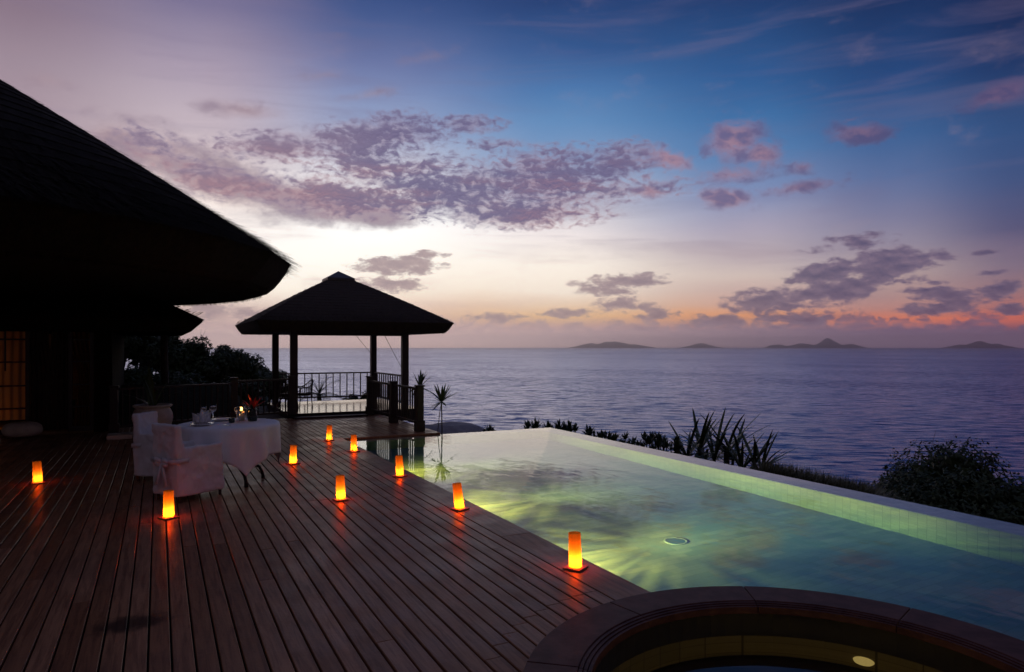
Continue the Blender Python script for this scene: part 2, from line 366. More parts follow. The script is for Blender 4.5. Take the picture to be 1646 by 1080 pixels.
# lantern paper: translucent, lets a little light through
m = bpy.data.materials.new('lantern_paper'); m.use_nodes = True; t = m.node_tree; t.nodes.clear(); g = NT(t)
co = coord(g)
fib = g.noise(g.scale(co, (70, 70, 5)), 1., 3., .5)
tr = g.node('ShaderNodeBsdfTranslucent', {'Color': g.mix(g.map(fib, .3, .7), (1., .30, .03), (1., .35, .045))})
di = g.node('ShaderNodeBsdfDiffuse', {'Color': (.75, .28, .08)})
tp = g.node('ShaderNodeBsdfTransparent', {'Color': (1., .07, .008)})
s1 = g.node('ShaderNodeMixShader', {0: .25, 1: tr.outputs[0], 2: di.outputs[0]})
s2 = g.node('ShaderNodeMixShader', {0: .24, 1: s1.outputs[0], 2: tp.outputs[0]})
g.node('ShaderNodeOutputMaterial', {'Surface': s2.outputs[0]})
M_paper = m
M_lbase = m_mottle('lantern_base_wood', (.26, .09, .045), (.34, .13, .07), .5, 30., .2, .002)
# curtains
m = bpy.data.materials.new('sheer_curtain'); m.use_nodes = True; t = m.node_tree; t.nodes.clear(); g = NT(t)
tr = g.node('ShaderNodeBsdfTranslucent', {'Color': (.85, .55, .30)}); di = g.node('ShaderNodeBsdfDiffuse', {'Color': (.6, .45, .33)})
s1 = g.node('ShaderNodeMixShader', {0: .35, 1: tr.outputs[0], 2: di.outputs[0]})
g.node('ShaderNodeOutputMaterial', {'Surface': s1.outputs[0]})
M_sheer = m
m = bpy.data.materials.new('brown_voile'); m.use_nodes = True; t = m.node_tree; t.nodes.clear(); g = NT(t)
s1 = g.node('ShaderNodeMixShader', {0: .5, 1: g.node('ShaderNodeBsdfTranslucent', {'Color': (.62, .34, .15)}).outputs[0], 2: g.node('ShaderNodeBsdfDiffuse', {'Color': (.16, .10, .07)}).outputs[0]})
g.node('ShaderNodeOutputMaterial', {'Surface': s1.outputs[0]})
M_drape2 = m
M_drape = m_mottle('dark_drape', (.05, .03, .022), (.07, .045, .03), .9, 6., .2, .01)

# ------------------------------------------------------------------ builders
class MB:
    def __init__(s): s.v = []; s.f = []
    def add(s, vs, fs):
        o = len(s.v); s.v += [tuple(v) for v in vs]; s.f += [tuple(i+o for i in f) for f in fs]; return s
    def box(s, a, b_):
        x0, y0, z0 = a; x1, y1, z1 = b_
        return s.add([(x0,y0,z0),(x1,y0,z0),(x1,y1,z0),(x0,y1,z0),(x0,y0,z1),(x1,y0,z1),(x1,y1,z1),(x0,y1,z1)],
                     [(3,2,1,0),(4,5,6,7),(0,1,5,4),(1,2,6,5),(2,3,7,6),(3,0,4,7)])
    def prism(s, poly, z0, z1):
        n = len(poly)
        return s.add([(x, y, z0) for x, y in poly]+[(x, y, z1) for x, y in poly],
                     [tuple(range(n-1, -1, -1)), tuple(range(n, 2*n))]+[(i, (i+1) % n, n+(i+1) % n, n+i) for i in range(n)])
    def tube(s, pts, rad, n=8, cap=True):
        pts = [Vector(p) for p in pts]
        if not isinstance(rad, (list, tuple)): rad = [rad]*len(pts)
        vs = []; fs = []; u = None
        for i, p in enumerate(pts):
            d = (pts[min(i+1, len(pts)-1)]-pts[max(i-1, 0)]).normalized()
            if u is None: u = d.orthogonal().normalized()
            u = (u-d*u.dot(d)).normalized(); w = d.cross(u)
            for k in range(n):
                a = 2*PI*k/n; vs.append(p+(u*math.cos(a)+w*math.sin(a))*rad[i])
        for i in range(len(pts)-1):
            for k in range(n): fs.append((i*n+k, i*n+(k+1) % n, (i+1)*n+(k+1) % n, (i+1)*n+k))
        if cap: fs += [tuple(range(n-1, -1, -1)), tuple(range((len(pts)-1)*n, len(pts)*n))]
        return s.add(vs, fs)
    def lathe(s, prof, n=24, c=(0, 0, 0), cap=False):
        vs = []; fs = []
        for r, z in prof:
            for k in range(n):
                a = 2*PI*k/n; vs.append((c[0]+r*math.cos(a), c[1]+r*math.sin(a), c[2]+z))
        for i in range(len(prof)-1):
            for k in range(n): fs.append((i*n+k, i*n+(k+1) % n, (i+1)*n+(k+1) % n, (i+1)*n+k))
        if cap: fs += [tuple(range(n-1, -1, -1)), tuple(range((len(prof)-1)*n, len(prof)*n))]
        return s.add(vs, fs)
    def strap(s, base, dirv, length, width, droop=.4, n=5, fold=.0, up=Vector((0, 0, 1))):
        """long leaf: arched, pointed"""
        d = Vector(dirv).normalized(); side = d.cross(up)
        if side.length < 1e-3: side = Vector((1, 0, 0))
        side.normalize(); p = Vector(base); vs = []; fs = []
        for i in range(n+1):
            t = i/n; wdt = width*(.62+.95*t-1.30*t*t)*(1 if t < .99 else .12)
            vs += [p-side*wdt/2, p+side*wdt/2]
            p = p+d*(length/n); d = (d+Vector((0, 0, -droop/n))).normalized()
        fs = [(2*i, 2*i+1, 2*i+3, 2*i+2) for i in range(n)]
        return s.add(vs, fs)
    def leaf(s, p, n, ln, wd, roll):
        n = Vector(n).normalized(); u = n.orthogonal().normalized(); w = n.cross(u)
        a = u*math.cos(roll)+w*math.sin(roll); b_ = n.cross(a)
        p = Vector(p)
        return s.add([p-a*ln*.5, p+b_*wd*.5-n*wd*.12, p+a*ln*.5, p-b_*wd*.5-n*wd*.12], [(0, 1, 2, 3)])
    def build(s, name, m, parent=None, smooth=False, loc=None):
        me = bpy.data.meshes.new(name); me.from_pydata(s.v, [], s.f); me.update()
        if smooth: me.polygons.foreach_set('use_smooth', [True]*len(me.polygons))
        me.materials.append(m)
        o = bpy.data.objects.new(name, me); COL.objects.link(o)
        if parent is not None: o.parent = parent
        if loc is not None: o.location = loc
        return o

def tag(o, label=None, cat=None, group=None, kind=None):
    if label: o['label'] = label
    if cat: o['category'] = cat
    if group: o['group'] = group
    if kind: o['kind'] = kind
    return o
def thing(name, label, cat, loc=(0, 0, 0), rz=0, group=None):
    o = bpy.data.objects.new(name, None); COL.objects.link(o); o.location = loc; o.rotation_euler = (0, 0, rz); o.empty_display_size = .1
    return tag(o, label, cat, group)
def struct(o): o['kind'] = 'structure'; return o
def copy_tree(o, parent=None):
    c = o.copy(); COL.objects.link(c); c.parent = parent
    for ch in o.children: copy_tree(ch, c)
    return c
def bevel(o, w=.006, seg=2):
    b = o.modifiers.new('bevel', 'BEVEL'); b.width = w; b.segments = seg; b.limit_method = 'ANGLE'; return o
def lamp(name, kind, loc, energy, color, parent=None, radius=.02, **kw):
    l = bpy.data.lights.new(name, kind); l.energy = energy; l.color = color; l.shadow_soft_size = radius
    for k, v in kw.items(): setattr(l, k, v)
    o = bpy.data.objects.new(name, l); COL.objects.link(o); o.location = loc
    if parent is not None: o.parent = parent
    return o

# ------------------------------------------------------------------ setting: sea, hills, deck
SEA_Z = -25.0
mb = MB(); mb.add([(-14000, -3000, SEA_Z), (14000, -3000, SEA_Z), (14000, 14000, SEA_Z), (-14000, 14000, SEA_Z)], [(0, 1, 2, 3)])
struct(mb.build('sea', M_sea))

def terr_z(x, y):
    s = math.hypot(max(0, x-8.2), max(0, y-21.0)) if (x > 8.2 or y > 21) else 0
    s = max(s, 0)
    z = -1.55 - .36*s - .004*s*s
    z += (mnoise.noise(Vector((x*.15, y*.15, 0)))*.5)*min(1, s*.2)
    if x < 6: z += 2.3*max(0., min(1, (3.2-x)/1.2))*max(0., min(1, (y-17.2)/2.5))*max(0., min(1, (34-y)/10))
    return max(z, SEA_Z-3)
mb = MB(); NX, NY = 90, 90
X0, X1, Y0, Y1 = -70, 80, -40, 95
for j in range(NY+1):
    for i in range(NX+1):
        x = X0+(X1-X0)*i/NX; y = Y0+(Y1-Y0)*j/NY
        mb.v.append((x, y, terr_z(x, y)))
for j in range(NY):
    for i in range(NX):
        a = j*(NX+1)+i
        if -12 < mb.v[a][0] < 7 and -6 < mb.v[a][1] < 11.5 and -12 < mb.v[a+NX+2][0] < 7 and mb.v[a+NX+2][1] < 11.5: pass
        mb.f.append((a, a+1, a+NX+2, a+NX+1))
struct(mb.build('hillside', M_terrain, smooth=True))

# islands on the horizon (ridges 9 km out)
def island(pxl, pxr, peaks, dist, name='island'):
    n = 80; rows = 9; mbi = MB()
    D = dist
    def wpt(px, dd):
        l = (px-823)/F*dd
        return (math.cos(YAW)*l+math.sin(YAW)*dd, -math.sin(YAW)*l+math.cos(YAW)*dd)
    for r_ in range(rows):
        s = r_/(rows-1)*2-1
        for i in range(n+1):
            px = pxl+(pxr-pxl)*i/n
            hp = 0
            for (pp_, hh_, ww_) in peaks: hp = max(hp, hh_*math.exp(-abs((px-pp_)/ww_)**1.7))
            edge = min(1, i/6, (n-i)/6)
            hgt = hp/F*D*edge*(1-s*s)**.8
            hgt *= 1+.16*mnoise.noise(Vector((px*.09, s*2, 3)))
            x, y = wpt(px, D+s*500)
            mbi.v.append((x, y, SEA_Z-2+max(0, hgt)))
    for r_ in range(rows-1):
        for i in range(n):
            a = r_*(n+1)+i; mbi.f.append((a, a+1, a+n+2, a+n+1))
    return struct(mbi.build(name, M_island, smooth=True))
island(1222, 1400, [(1331, 16, 20), (1290, 8, 26), (1250, 6, 22), (1365, 7, 22)], 12400)
island(905, 1060, [(985, 11, 36), (950, 8, 24), (1020, 6, 26)], 13300)
island(1090, 1165, [(1127, 8, 22)], 13300)
island(1505, 1640, [(1575, 11.5, 26), (1600, 7, 26), (1545, 6, 22)], 12600)

# ---- deck
PX0, PX1, PY1 = 3.05, 7.55, 12.95        # pool: deck-side edge, outer infinity edge, far edge
SC, SR, SRI = (2.93, 2.30), 1.52, 1.17    # spa centre, coping radii
def build_deck():
    mb = MB(); rnd = random.Random(3)
    pitch, gap = .117, .0115
    x = PX0-.30
    def seg(x0, x1, ya, yb):
        y = ya; first = True
        while y < yb-.02:
            ln = rnd.uniform(3.6, 7.0) if not first else rnd.uniform(1.2, 6.0)
            y2 = min(yb, y+ln)
            if yb-y2 < .5: y2 = yb
            dz = rnd.uniform(-.0015, .0015)
            mb.box((x0, y, -.03+dz), (x1, y2-.0025, dz)); y = y2; first = False
    def spa_y(xx):
        d = SR**2-(xx-SC[0])**2
        return SC[1]+math.sqrt(d) if d > 0 else None
    nb = 0
    while x > -10.4:
        x0, x1 = x-pitch+gap, x
        ya, yb = -1.5, 16.95
        if x1 > 1.56: yb = 17.2
        if x1 < -.9: yb = 16.1
        s0, s1 = spa_y(x0), spa_y(x1)
        if s0 or s1:
            s0 = s0 or SC[1]; s1 = s1 or SC[1]
            top = max(s0, s1)+.25
            mb.prism([(x0, s0+.006), (x1, s1+.006), (x1, top), (x0, top)], -.03, 0)
            ya = top+.0025
        seg(x0, x1, ya, yb)
        x -= pitch
    # wide border planks along the pool
    s0, s1 = spa_y(PX0-.292), spa_y(PX0)
    mb.prism([(PX0-.292, s0+.006), (PX0+.02, s1+.006), (PX0+.02, 5.6), (PX0-.292, 5.6)], -.035, .001)
    for a, b_ in ((5.603, 8.9), (8.903, PY1-.003)): mb.box((PX0-.292, a, -.035), (PX0+.02, b_, .001))
    # the arm of deck in front of the pavilion
    x = PX0-.30
    while x < 4.86:
        x0, x1 = x+gap, x+pitch
        seg(x0, x1, PY1+.16, 17.2)
        x += pitch
    mb.box((PX0-.292, PY1, -.06), (5.02, PY1+.152, .002))       # nosing
    mb.box((4.905, PY1+.156, -.06), (5.02, 17.2, .002))
    d = struct(mb.build('deck', M_deck)); bevel(d, .004, 1)
    fr = MB()
    fr.box((-10.6, -1.6, -.3), (1.2, 16.9, -.045)); fr.box((1.2, 3.9, -.3), (PX0-.02, 16.9, -.045)); fr.box((1.2, 16.9, -.3), (4.9, 21.6, -.045))
    fr.box((PX0-.1, PY1+.04, -.26), (4.98, 16.9, -.062))
    o = struct(fr.build('deck_frame', M_gapdark))
build_deck()

# ------------------------------------------------------------------ swimming pool
WZ = -.035
pool = thing('swimming_pool', 'long infinity pool with lit green stone tiles and wet pale rim beside the deck', 'pool', (5.3, 8, 0))
def P(mbx, name, m, parent, smooth=False):      # part whose vertices were given in world space
    o = mbx.build(name, m, parent, smooth)
    loc = parent.matrix_basis.inverted() if parent.parent is None else (parent.parent.matrix_basis @ parent.matrix_parent_inverse @ parent.matrix_basis).inverted()
    o.data.transform(loc)
    return o
PZ = -1.10
PS = -.5                                          # near end, beyond the frame
IW = 7.15; IF = 12.6
def around_spa(x0, x1, y1, r):
    """pool outline that steps back round the spa tub"""
    a0 = math.acos((x0-SC[0])/r)
    arc = [(SC[0]+r*math.cos(a0*(1-k/28)), SC[1]+r*math.sin(a0*(1-k/28))) for k in range(29)]
    return [(x1, y1), (x0, y1)]+arc+[(SC[0]+r, PS), (x1, PS)]
mb = MB(); mb.prism(around_spa(PX0-.25, PX1-.02, PY1, SR-.10), PZ-.3, PZ); P(mb, 'pool_floor', M_tile_floor, pool)
mb = MB()
mb.box((PX0-.25, 3.55, PZ-.02), (PX0+.012, PY1-.02, -.04))
mb.box((IW, PS, PZ-.02), (PX1-.06, PY1-.06, -.07)); mb.box((PX0+.012, IF, PZ-.02), (IW, PY1-.06, -.07)); mb.box((4.5, PS-.3, PZ-.02), (IW, PS, -.07))
P(mb, 'pool_wall', M_tile_wall, pool)
mb = MB(); mb.prism([(IW, PS), (PX1, PS), (PX1, PY1), (5.06, PY1), (5.06, IF), (IW, IF)], -.085, -.046)
P(mb, 'infinity_rim', M_stone, pool)
mb = MB(); mb.box((PX0+.02, 3.5, -.09), (PX0+.085, IF, -.055)); P(mb, 'inner_ledge', M_stone, pool)
dc = MB(); dc.lathe([(.0, .012), (.098, .012), (.1, .008)], 32, (4.87, 5.72, PZ)); P(dc, 'drain_cover', mat('blue_drain_plastic', (.05, .13, .25), .4)[0], pool)
dc = MB(); dc.lathe([(.102, .004), (.104, .014), (.116, .014), (.118, .002)], 32, (4.87, 5.72, PZ)); P(dc, 'drain_ring', mat('pale_ring_plastic', (.38, .46, .5), .4)[0], pool)
# lamps in the deck-side wall, shining across the pool through ribbed lenses
def pool_lamp(y, energy, zz=-.52):
    b_ = MB(); b_.lathe([(.0, .0), (.085, .0), (.10, .012), (.105, .03)], 24)
    o = b_.build('pool_lamp', M_poollens, pool, True); o.rotation_euler = (0, R(-90), 0); o.location = Vector((PX0+.03, y, zz))-pool.location
    for nm, size, aim, e_, lo_, hi_ in (('pool_lamp_beam', 58, .0, energy, .75, 1.2), ('pool_lamp_flood', 140, .36, energy*.20, .18, 1.9)):
        l = lamp(nm, 'SPOT', Vector((PX0+.10, y, zz))-pool.location, e_, (1., .56, .11) if 'beam' in nm else (1., .50, .06), pool, .03, spot_size=R(size), spot_blend=1.)
        l.rotation_euler = Vector((-1, 0, aim)).to_track_quat('Z', 'Y').to_euler()
        ld = l.data; ld.use_nodes = True; g = NT(ld.node_tree)
        em = [n for n in ld.node_tree.nodes if n.type == 'EMISSION'][0]
        tc = g.node('ShaderNodeTexCoord').outputs['Normal']
        x, y_, z_ = g.node('ShaderNodeSeparateXYZ', {0: tc}).outputs[:3]
        ang = g.math('ARCTAN2', x, y_)
        v = g.node('ShaderNodeCombineXYZ', {0: g.math('MULTIPLY', ang, 9.), 1: g.math('MULTIPLY', z_, 1.2), 2: y}).outputs[0]
        g.put(em.inputs['Strength'], g.map(g.noise(v, 1.4, 4., .65), .33, .66, lo_, hi_))
for yy, en in ((5.75, 1500), (7.95, 1400), (10.3, 1000)): pool_lamp(yy, en)
mb = MB(); mb.prism(around_spa(PX0-.1, PX1+.004, PY1+.004, SR-.03), PZ-.2, WZ)
struct(mb.build('pool_water', M_pool))
# deck-side lip closing the gap between deck board and pool wall
# ------------------------------------------------------------------ round spa in the foreground
spa = thing('spa_tub', 'round sunken spa tub with curved wooden rim and brown tiled inside', 'hot tub', (SC[0], SC[1], 0))
def ring(mbx, r0, r1, z0, z1, a0, a1, n=14, c=(0, 0)):
    vs = []; fs = []
    for i in range(n+1):
        a = a0+(a1-a0)*i/n
        for r_, z_ in ((r0, z0), (r1, z0), (r1, z1), (r0, z1)): vs.append((c[0]+r_*math.cos(a), c[1]+r_*math.sin(a), z_))
    for i in range(n):
        for k in range(4):
            a = i*4+k; b_ = i*4+(k+1) % 4; fs.append((a, a+4, b_+4, b_))
    fs += [(0, 1, 2, 3), (n*4+3, n*4+2, n*4+1, n*4)]
    mbx.add(vs, fs)
cop = MB(); NSEG = 9
for k in range(NSEG):
    a0 = R(-20)+2*PI*k/NSEG; ring(cop, SRI+.07, SR, -.05, .022, a0, a0+2*PI/NSEG-.004)
bevel(cop.build('coping', M_cop, spa), .005, 2)
inn = MB()
for k in range(NSEG):
    a0 = R(-20)+2*PI*k/NSEG
    for j in range(3): ring(inn, SRI+.0235*j, SRI+.0235*(j+1)-.004, -.04, .016-.006*(2-j), a0, a0+2*PI/NSEG-.004)
inn.build('ribbed_inner_edge', M_cop, spa)
bs = MB(); bs.lathe([(SR-.02, -.05), (SR-.02, -1.3), (0.0, -1.3)], 72); bs.build('outer_shell', M_spa_tile, spa)
bs = MB(); bs.lathe([(SRI+.03, -.045), (SRI+.03, -1.0), (0.0, -1.0)][::-1], 72); bs.build('tiled_basin', M_spa_tile, spa, False)
bs = MB(); bs.lathe([(SRI+.02, -.56), (SRI+.02, -.52), (.72, -.52), (.72, -.99)], 72); bs.build('bench', M_gapdark, spa)  # near-black bench colour stands in for shade below the lit wall
bs = MB(); bs.lathe([(SRI+.022, -.048), (SRI+.022, -.20)], 72); bs.build('waterline_band', mat('dark_waterline_tile', (.03, .028, .022), .3)[0], spa)  # upper wall coloured darker, standing in for shade above the lit water
ang = R(35)
b_ = MB(); b_.lathe([(.0, .02), (.03, .026), (.055, .02), (.062, .0)], 24)
sl_o = b_.build('spa_lamp', M_spalens, spa, True)
def spa_lamp_at(a, z):
    r_ = SRI+.028
    sl_o.location = (r_*math.cos(a), r_*math.sin(a), z); sl_o.rotation_euler = Vector((-math.cos(a), -math.sin(a), 0)).to_track_quat('Z', 'Y').to_euler()
spa_lamp_at(R(29), -.40)
lamp('spa_glow', 'POINT', (.1, .0, -.36), 3.6, (1., .66, .10), spa, .06)
mb = MB(); mb.lathe([(0, -1.1), (SRI+.06, -1.1), (SRI+.06, -.19), (0, -.19)], 72, (SC[0], SC[1], 0))
struct(mb.build('spa_water', M_spaw))

# ------------------------------------------------------------------ thatched roofs
def thatch_straws(mbx, tri, count, rnd, ln=(.25, .5), lift=.05, wd=.014):
    """short reeds lying down the slope of a triangular face (apex first, eave corners after)"""
    A, B, D_ = [Vector(t) for t in tri]
    nrm = (B-A).cross(D_-A).normalized()
    if nrm.z < 0: nrm = -nrm
    down = ((B+D_)/2-A).normalized()
    for _ in range(count):
        u = math.sqrt(rnd.random()); w = rnd.random()
        base = A+(B-A)*u*(1-w)+(D_-A)*u*w
        side = nrm.cross(down)
        dd = (down+side*rnd.uniform(-.25, .25)+nrm*rnd.uniform(-.02, .18)).normalized()
        l_ = rnd.uniform(*ln); base = base+nrm*rnd.uniform(0, lift*.5)
        sd_ = dd.cross(nrm).normalized()*wd*rnd.uniform(.5, 1.2)
        p0 = base-dd*l_*.5; p1 = base+dd*l_*.5+nrm*lift*rnd.uniform(.0, .8)
        mbx.add([p0-sd_, p0+sd_, p1+sd_*.4, p1-sd_*.4], [(0, 1, 2, 3)])
def eave_fringe(mbx, A, B, count, rnd, drop=(.02, .09), zoff=0.):
    A = Vector(A); B = Vector(B); t = (B-A).normalized(); n = Vector((t.y, -t.x, 0))
    for _ in range(count):
        p = A+(B-A)*rnd.random()+Vector((0, 0, zoff))+n*rnd.uniform(-.03, .02)
        l_ = rnd.uniform(*drop); w_ = t*.008
        q = p+Vector((rnd.uniform(-.03, .03), rnd.uniform(-.03, .03), -l_))
        mbx.add([p-w_, p+w_, q+w_*.4, q-w_*.4], [(0, 1, 2, 3)])
def poly_roof(center, verts, z_top, z_bot, apex_z, inset, apex_r=0., sag=.0, rows=10, lip=.03):
    """hipped thatch over a convex polygon of eave corners; thick undercut eave"""
    mbx = MB(); n = len(verts); cx, cy = center
    ringsz = []
    for i in range(rows):
        for e, t in ((lip, i/rows), (0., (i+1)/rows)):
            z = z_top+(apex_z-z_top)*t+sag*4*t*(1-t)
            k = 1-t*(1-apex_r)
            ringsz.append((k+(e*.35/8 if i else 0), z+(e if i else 0)))
    hh = z_top-z_bot
    prof = [(1-inset, z_bot), (1-inset*.72, z_bot+hh*.10), (1-inset*.45, z_bot+hh*.34), (1-inset*.22, z_bot+hh*.64), (1-inset*.02, z_top-.02)]+[(k, z) for k, z in ringsz[0:]]
    for k, z in prof:
        for x, y in verts: mbx.v.append((cx+(x-cx)*k, cy+(y-cy)*k, z))
    for i in range(len(prof)-1):
        for j in range(n): mbx.f.append((i*n+j, i*n+(j+1) % n, (i+1)*n+(j+1) % n, (i+1)*n+j))
    mbx.f.append(tuple(range(n-1, -1, -1)))
    mbx.f.append(tuple((len(prof)-1)*n+j for j in range(n)))
    return mbx

rnd = random.Random(11)
# ---- the villa at the left
villa = thing('thatched_villa', 'dark villa with huge thatched roof and curtained French windows glowing orange', 'house', (-4.7, 16.5, 0))
RC = (-4.7, 14.5); RR = 7.0; NV = 28; RZ = 3.21; AZ = 7.5
ov = [(RC[0]+RR*math.cos(2*PI*k/NV), RC[1]+RR*math.sin(2*PI*k/NV)) for k in range(NV)]
mbr = poly_roof(RC, ov, RZ, 2.71, AZ, .075, .0, .10, 24, .012)
for i in range(NV):
    a, b2 = ov[i], ov[(i+1) % NV]
    near = i < 4 or i > 19
    thatch_straws(mbr, [(RC[0], RC[1], AZ), (a[0], a[1], RZ+.02), (b2[0], b2[1], RZ+.02)], 1300 if near else 120, rnd, (.25, .6), .075, .016)
    eave_fringe(mbr, (a[0], a[1], RZ), (b2[0], b2[1], RZ), 300, rnd, (.01, .06))
    eave_fringe(mbr, (RC[0]+(a[0]-RC[0])*.93, RC[1]+(a[1]-RC[1])*.93, 2.74), (RC[0]+(b2[0]-RC[0])*.93, RC[1]+(b2[1]-RC[1])*.93, 2.74), 160, rnd, (.03, .07))
# long reeds standing off the hip line
for k in range(520):
    t = rnd.random(); ta = R(rnd.uniform(-40, 20))
    c0 = Vector((RC[0]+RR*math.cos(ta), RC[1]+RR*math.sin(ta), RZ)); ap = Vector((RC[0], RC[1], AZ))
    p = c0.lerp(ap, t)+Vector((0, 0, .10*4*t*(1-t)))
    dn = (c0-ap).normalized(); l_ = rnd.choice([.1, .15, .2, .25, .5 if k % 14 == 0 else .2])
    q = p+(dn+Vector((rnd.uniform(-.2, .2), rnd.uniform(-.2, .2), rnd.uniform(.02, .22)))).normalized()*l_
    s_ = Vector((0, 0, 1)).cross(dn).normalized()*.006
    mbr.add([p-s_-dn*.1, p+s_-dn*.1, q+s_*.4, q-s_*.4], [(0, 1, 2, 3)])
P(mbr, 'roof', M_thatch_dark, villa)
# lower skirt roof over the windows
mbl = MB()
Lx, Ly, Lz = .80, 15.05, 2.26
vs = [(-12, Ly, Lz), (Lx, Ly, Lz), (Lx, 22, Lz), (-12, Ly+2.2, Lz+1.25), (Lx-2.3, Ly+2.2, Lz+1.25), (Lx-2.3, 22, Lz+1.25),
      (-12, Ly+.22, Lz-.24), (Lx-.22, Ly+.22, Lz-.24), (Lx-.22, 22, Lz-.24), (-12, Ly+.03, Lz-.06), (Lx-.03, Ly+.03, Lz-.06), (Lx-.03, 22, Lz-.06)]
mbl.add(vs, [(0, 1, 4, 3), (1, 2, 5, 4), (9, 10, 1, 0), (10, 11, 2, 1), (6, 7, 10, 9), (7, 8, 11, 10), (7, 6, 8)])
mbl.add([(-12, Ly+.22, Lz-.24), (Lx-.22, Ly+.22, Lz-.24), (Lx-.22, 22, Lz-.24), (-12, 22, Lz-.24)], [(3, 2, 1, 0)])
thatch_straws(mbl, [(-1.9, 17.25, 3.53), (Lx, Ly, Lz+.02), (-8, Ly, Lz+.02)], 1500, rnd, (.2, .45), .05, .01)
thatch_straws(mbl, [(-1.9, 17.25, 3.53), (Lx, Ly, Lz+.02), (Lx, 20, Lz+.02)], 900, rnd, (.2, .45), .06, .01)
eave_fringe(mbl, (-10, Ly, Lz), (Lx, Ly, Lz), 900, rnd, (.01, .05)); eave_fringe(mbl, (Lx, Ly, Lz), (Lx, 20, Lz), 500, rnd, (.01, .05))
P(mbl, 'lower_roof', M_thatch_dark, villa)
# walls: front plane at y = 16.2 with openings
WY = 16.2
mb = MB()
def wallbox(x0, x1, z0, z1): mb.box((x0, WY, z0), (x1, WY+.16, z1))
wallbox(-1.16, -.84, 0, 2.6); wallbox(-12, -.84, 2.18, 2.6) if False else None
mb.box((-12, WY+.002, 2.16), (-1.16, WY+.158, 2.6))
mb.box((-1.0, WY+.16, 0), (-.84, 21.5, 2.6)); mb.box((-12, 21.5, 0), (-.84, 21.66, 2.6)); mb.box((-12, WY, 0), (-6.2, WY+.16, 2.16))
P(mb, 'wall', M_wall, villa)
mb = MB(); mb.box((-12, WY+.17, -.05), (-1.01, 21.49, .03)); P(mb, 'room_floor', M_room, villa)
mb = MB(); mb.box((-12, WY+.17, 2.62), (-1.01, 21.49, 2.7)); mb.box((-11.9, 19.6, .03), (-1.01, 19.7, 2.62)); P(mb, 'room_wall', M_room, villa)
def french_window(x0, x1, glassed, bars):
    b_ = MB(); w = .07
    b_.box((x0, WY+.03, .03), (x0+w, WY+.11, 2.16)); b_.box((x1-w, WY+.03, .03), (x1, WY+.11, 2.16))
    b_.box((x0+w, WY+.03, .03), (x1-w, WY+.11, .13)); b_.box((x0+w, WY+.03, 2.08), (x1-w, WY+.11, 2.16))
    for zb in bars: b_.box((x0+w, WY+.05, zb-.016), (x1-w, WY+.09, zb+.016))
    fr = P(b_, 'window', M_dark, villa)
    if glassed:
        gl = MB(); gl.box((x0+w, WY+.066, .13), (x1-w, WY+.072, 2.08)); P(gl, 'pane', M_glass, fr)
    return fr
bars = (.52, .96, 1.42, 1.86)
wa = french_window(-3.30, -2.235, False, bars)
wb = french_window(-4.40, -3.30, False, bars)
wc = french_window(-1.60, -1.16, False, bars)
mbm = MB(); mbm.box((-2.64, WY+.052, 1.25), (-2.615, WY+.088, 2.08)); P(mbm, 'glazing_bar', M_dark, wa)
def curtain(x0, x1, y, tie=None, gather=0., folds=9, name='curtain', m=M_sheer, parent=None, z0=.06, z1=2.12):
    b_ = MB(); nu, nv = 60, 30
    for j in range(nv+1):
        z = z0+(z1-z0)*j/nv
        k = 1.
        if tie is not None:
            k = 1-gather*math.exp(-((z-tie)/.55)**2)
            if z < tie: k = max(k, 1-gather*.75)  if False else (1-gather*(1-.25*(tie-z)/tie))
        for i in range(nu+1):
            u = i/nu; x = x0+(x1-x0)*u*k
            yy = y+.03*math.sin(u*folds*2*PI+.6*math.sin(z*2))+.008*mnoise.noise(Vector((x*9, z*4, y)))
            b_.v.append((x, yy, z))
    for j in range(nv):
        for i in range(nu):
            a = j*(nu+1)+i; b_.f.append((a, a+1, a+nu+2, a+nu+1))
    return P(b_, name, m, parent, True)
curtain(-3.7, -2.22, WY+.32, folds=11, parent=wa, z0=.28)
curtain(-4.5, -3.1, WY+.34, folds=12, parent=wb, z0=.28)
curtain(-1.16, -1.75, WY+.36, tie=1.0, gather=.45, folds=7, parent=wc, m=M_drape2)
curtain(-2.25, -1.95, WY+.22, tie=.95, gather=-.45, folds=5, m=M_drape, name='tied_drape', parent=villa)
curtain(-1.58, -1.9, WY+.22, tie=.95, gather=-.35, folds=5, m=M_drape, name='tied_drape', parent=villa)
rl = thing('table_lamp', 'lit lamp glowing low behind the orange curtain inside the villa', 'lamp', (-3.15, 17.2, .03))
b_ = MB(); b_.lathe([(.09, 0), (.1, .02), (.03, .05), (.025, .22)], 20, cap=True); b_.build('stem', M_iron, rl, True)
b_ = MB(); b_.lathe([(.17, .22), (.11, .46)], 24); b_.build('lamp_shade', m_emit('lamp_shade_glow', (1, .40, .10), 1.), rl, True)
lamp('lamp_bulb', 'POINT', (0, 0, .34), 3.0, (1, .31, .05), rl, .05)
# veranda posts carrying the big roof
for (x, y) in ((-3.6, 9.0), (-8.0, 9.6)):
    b_ = MB(); b_.box((x-.09, y-.09, 0), (x+.09, y+.09, 2.9))
    if x < -5: P(b_, 'veranda_post', M_dark, villa)
# near post at the left edge of the view
np_ = MB(); np_.box((-.09, -.09, 0), (.09, .09, 1.28)); 
npo = thing('newel_post', 'dark timber post at the far left edge of the deck', 'post', (-.735, 3.66, 0))
o = np_.build('post', M_dark, npo); bevel(o, .01)
b_ = MB(); b_.box((-.11, -.11, 1.28), (.11, .11, 1.32)); bevel(b_.build('cap', M_dark, npo), .01)

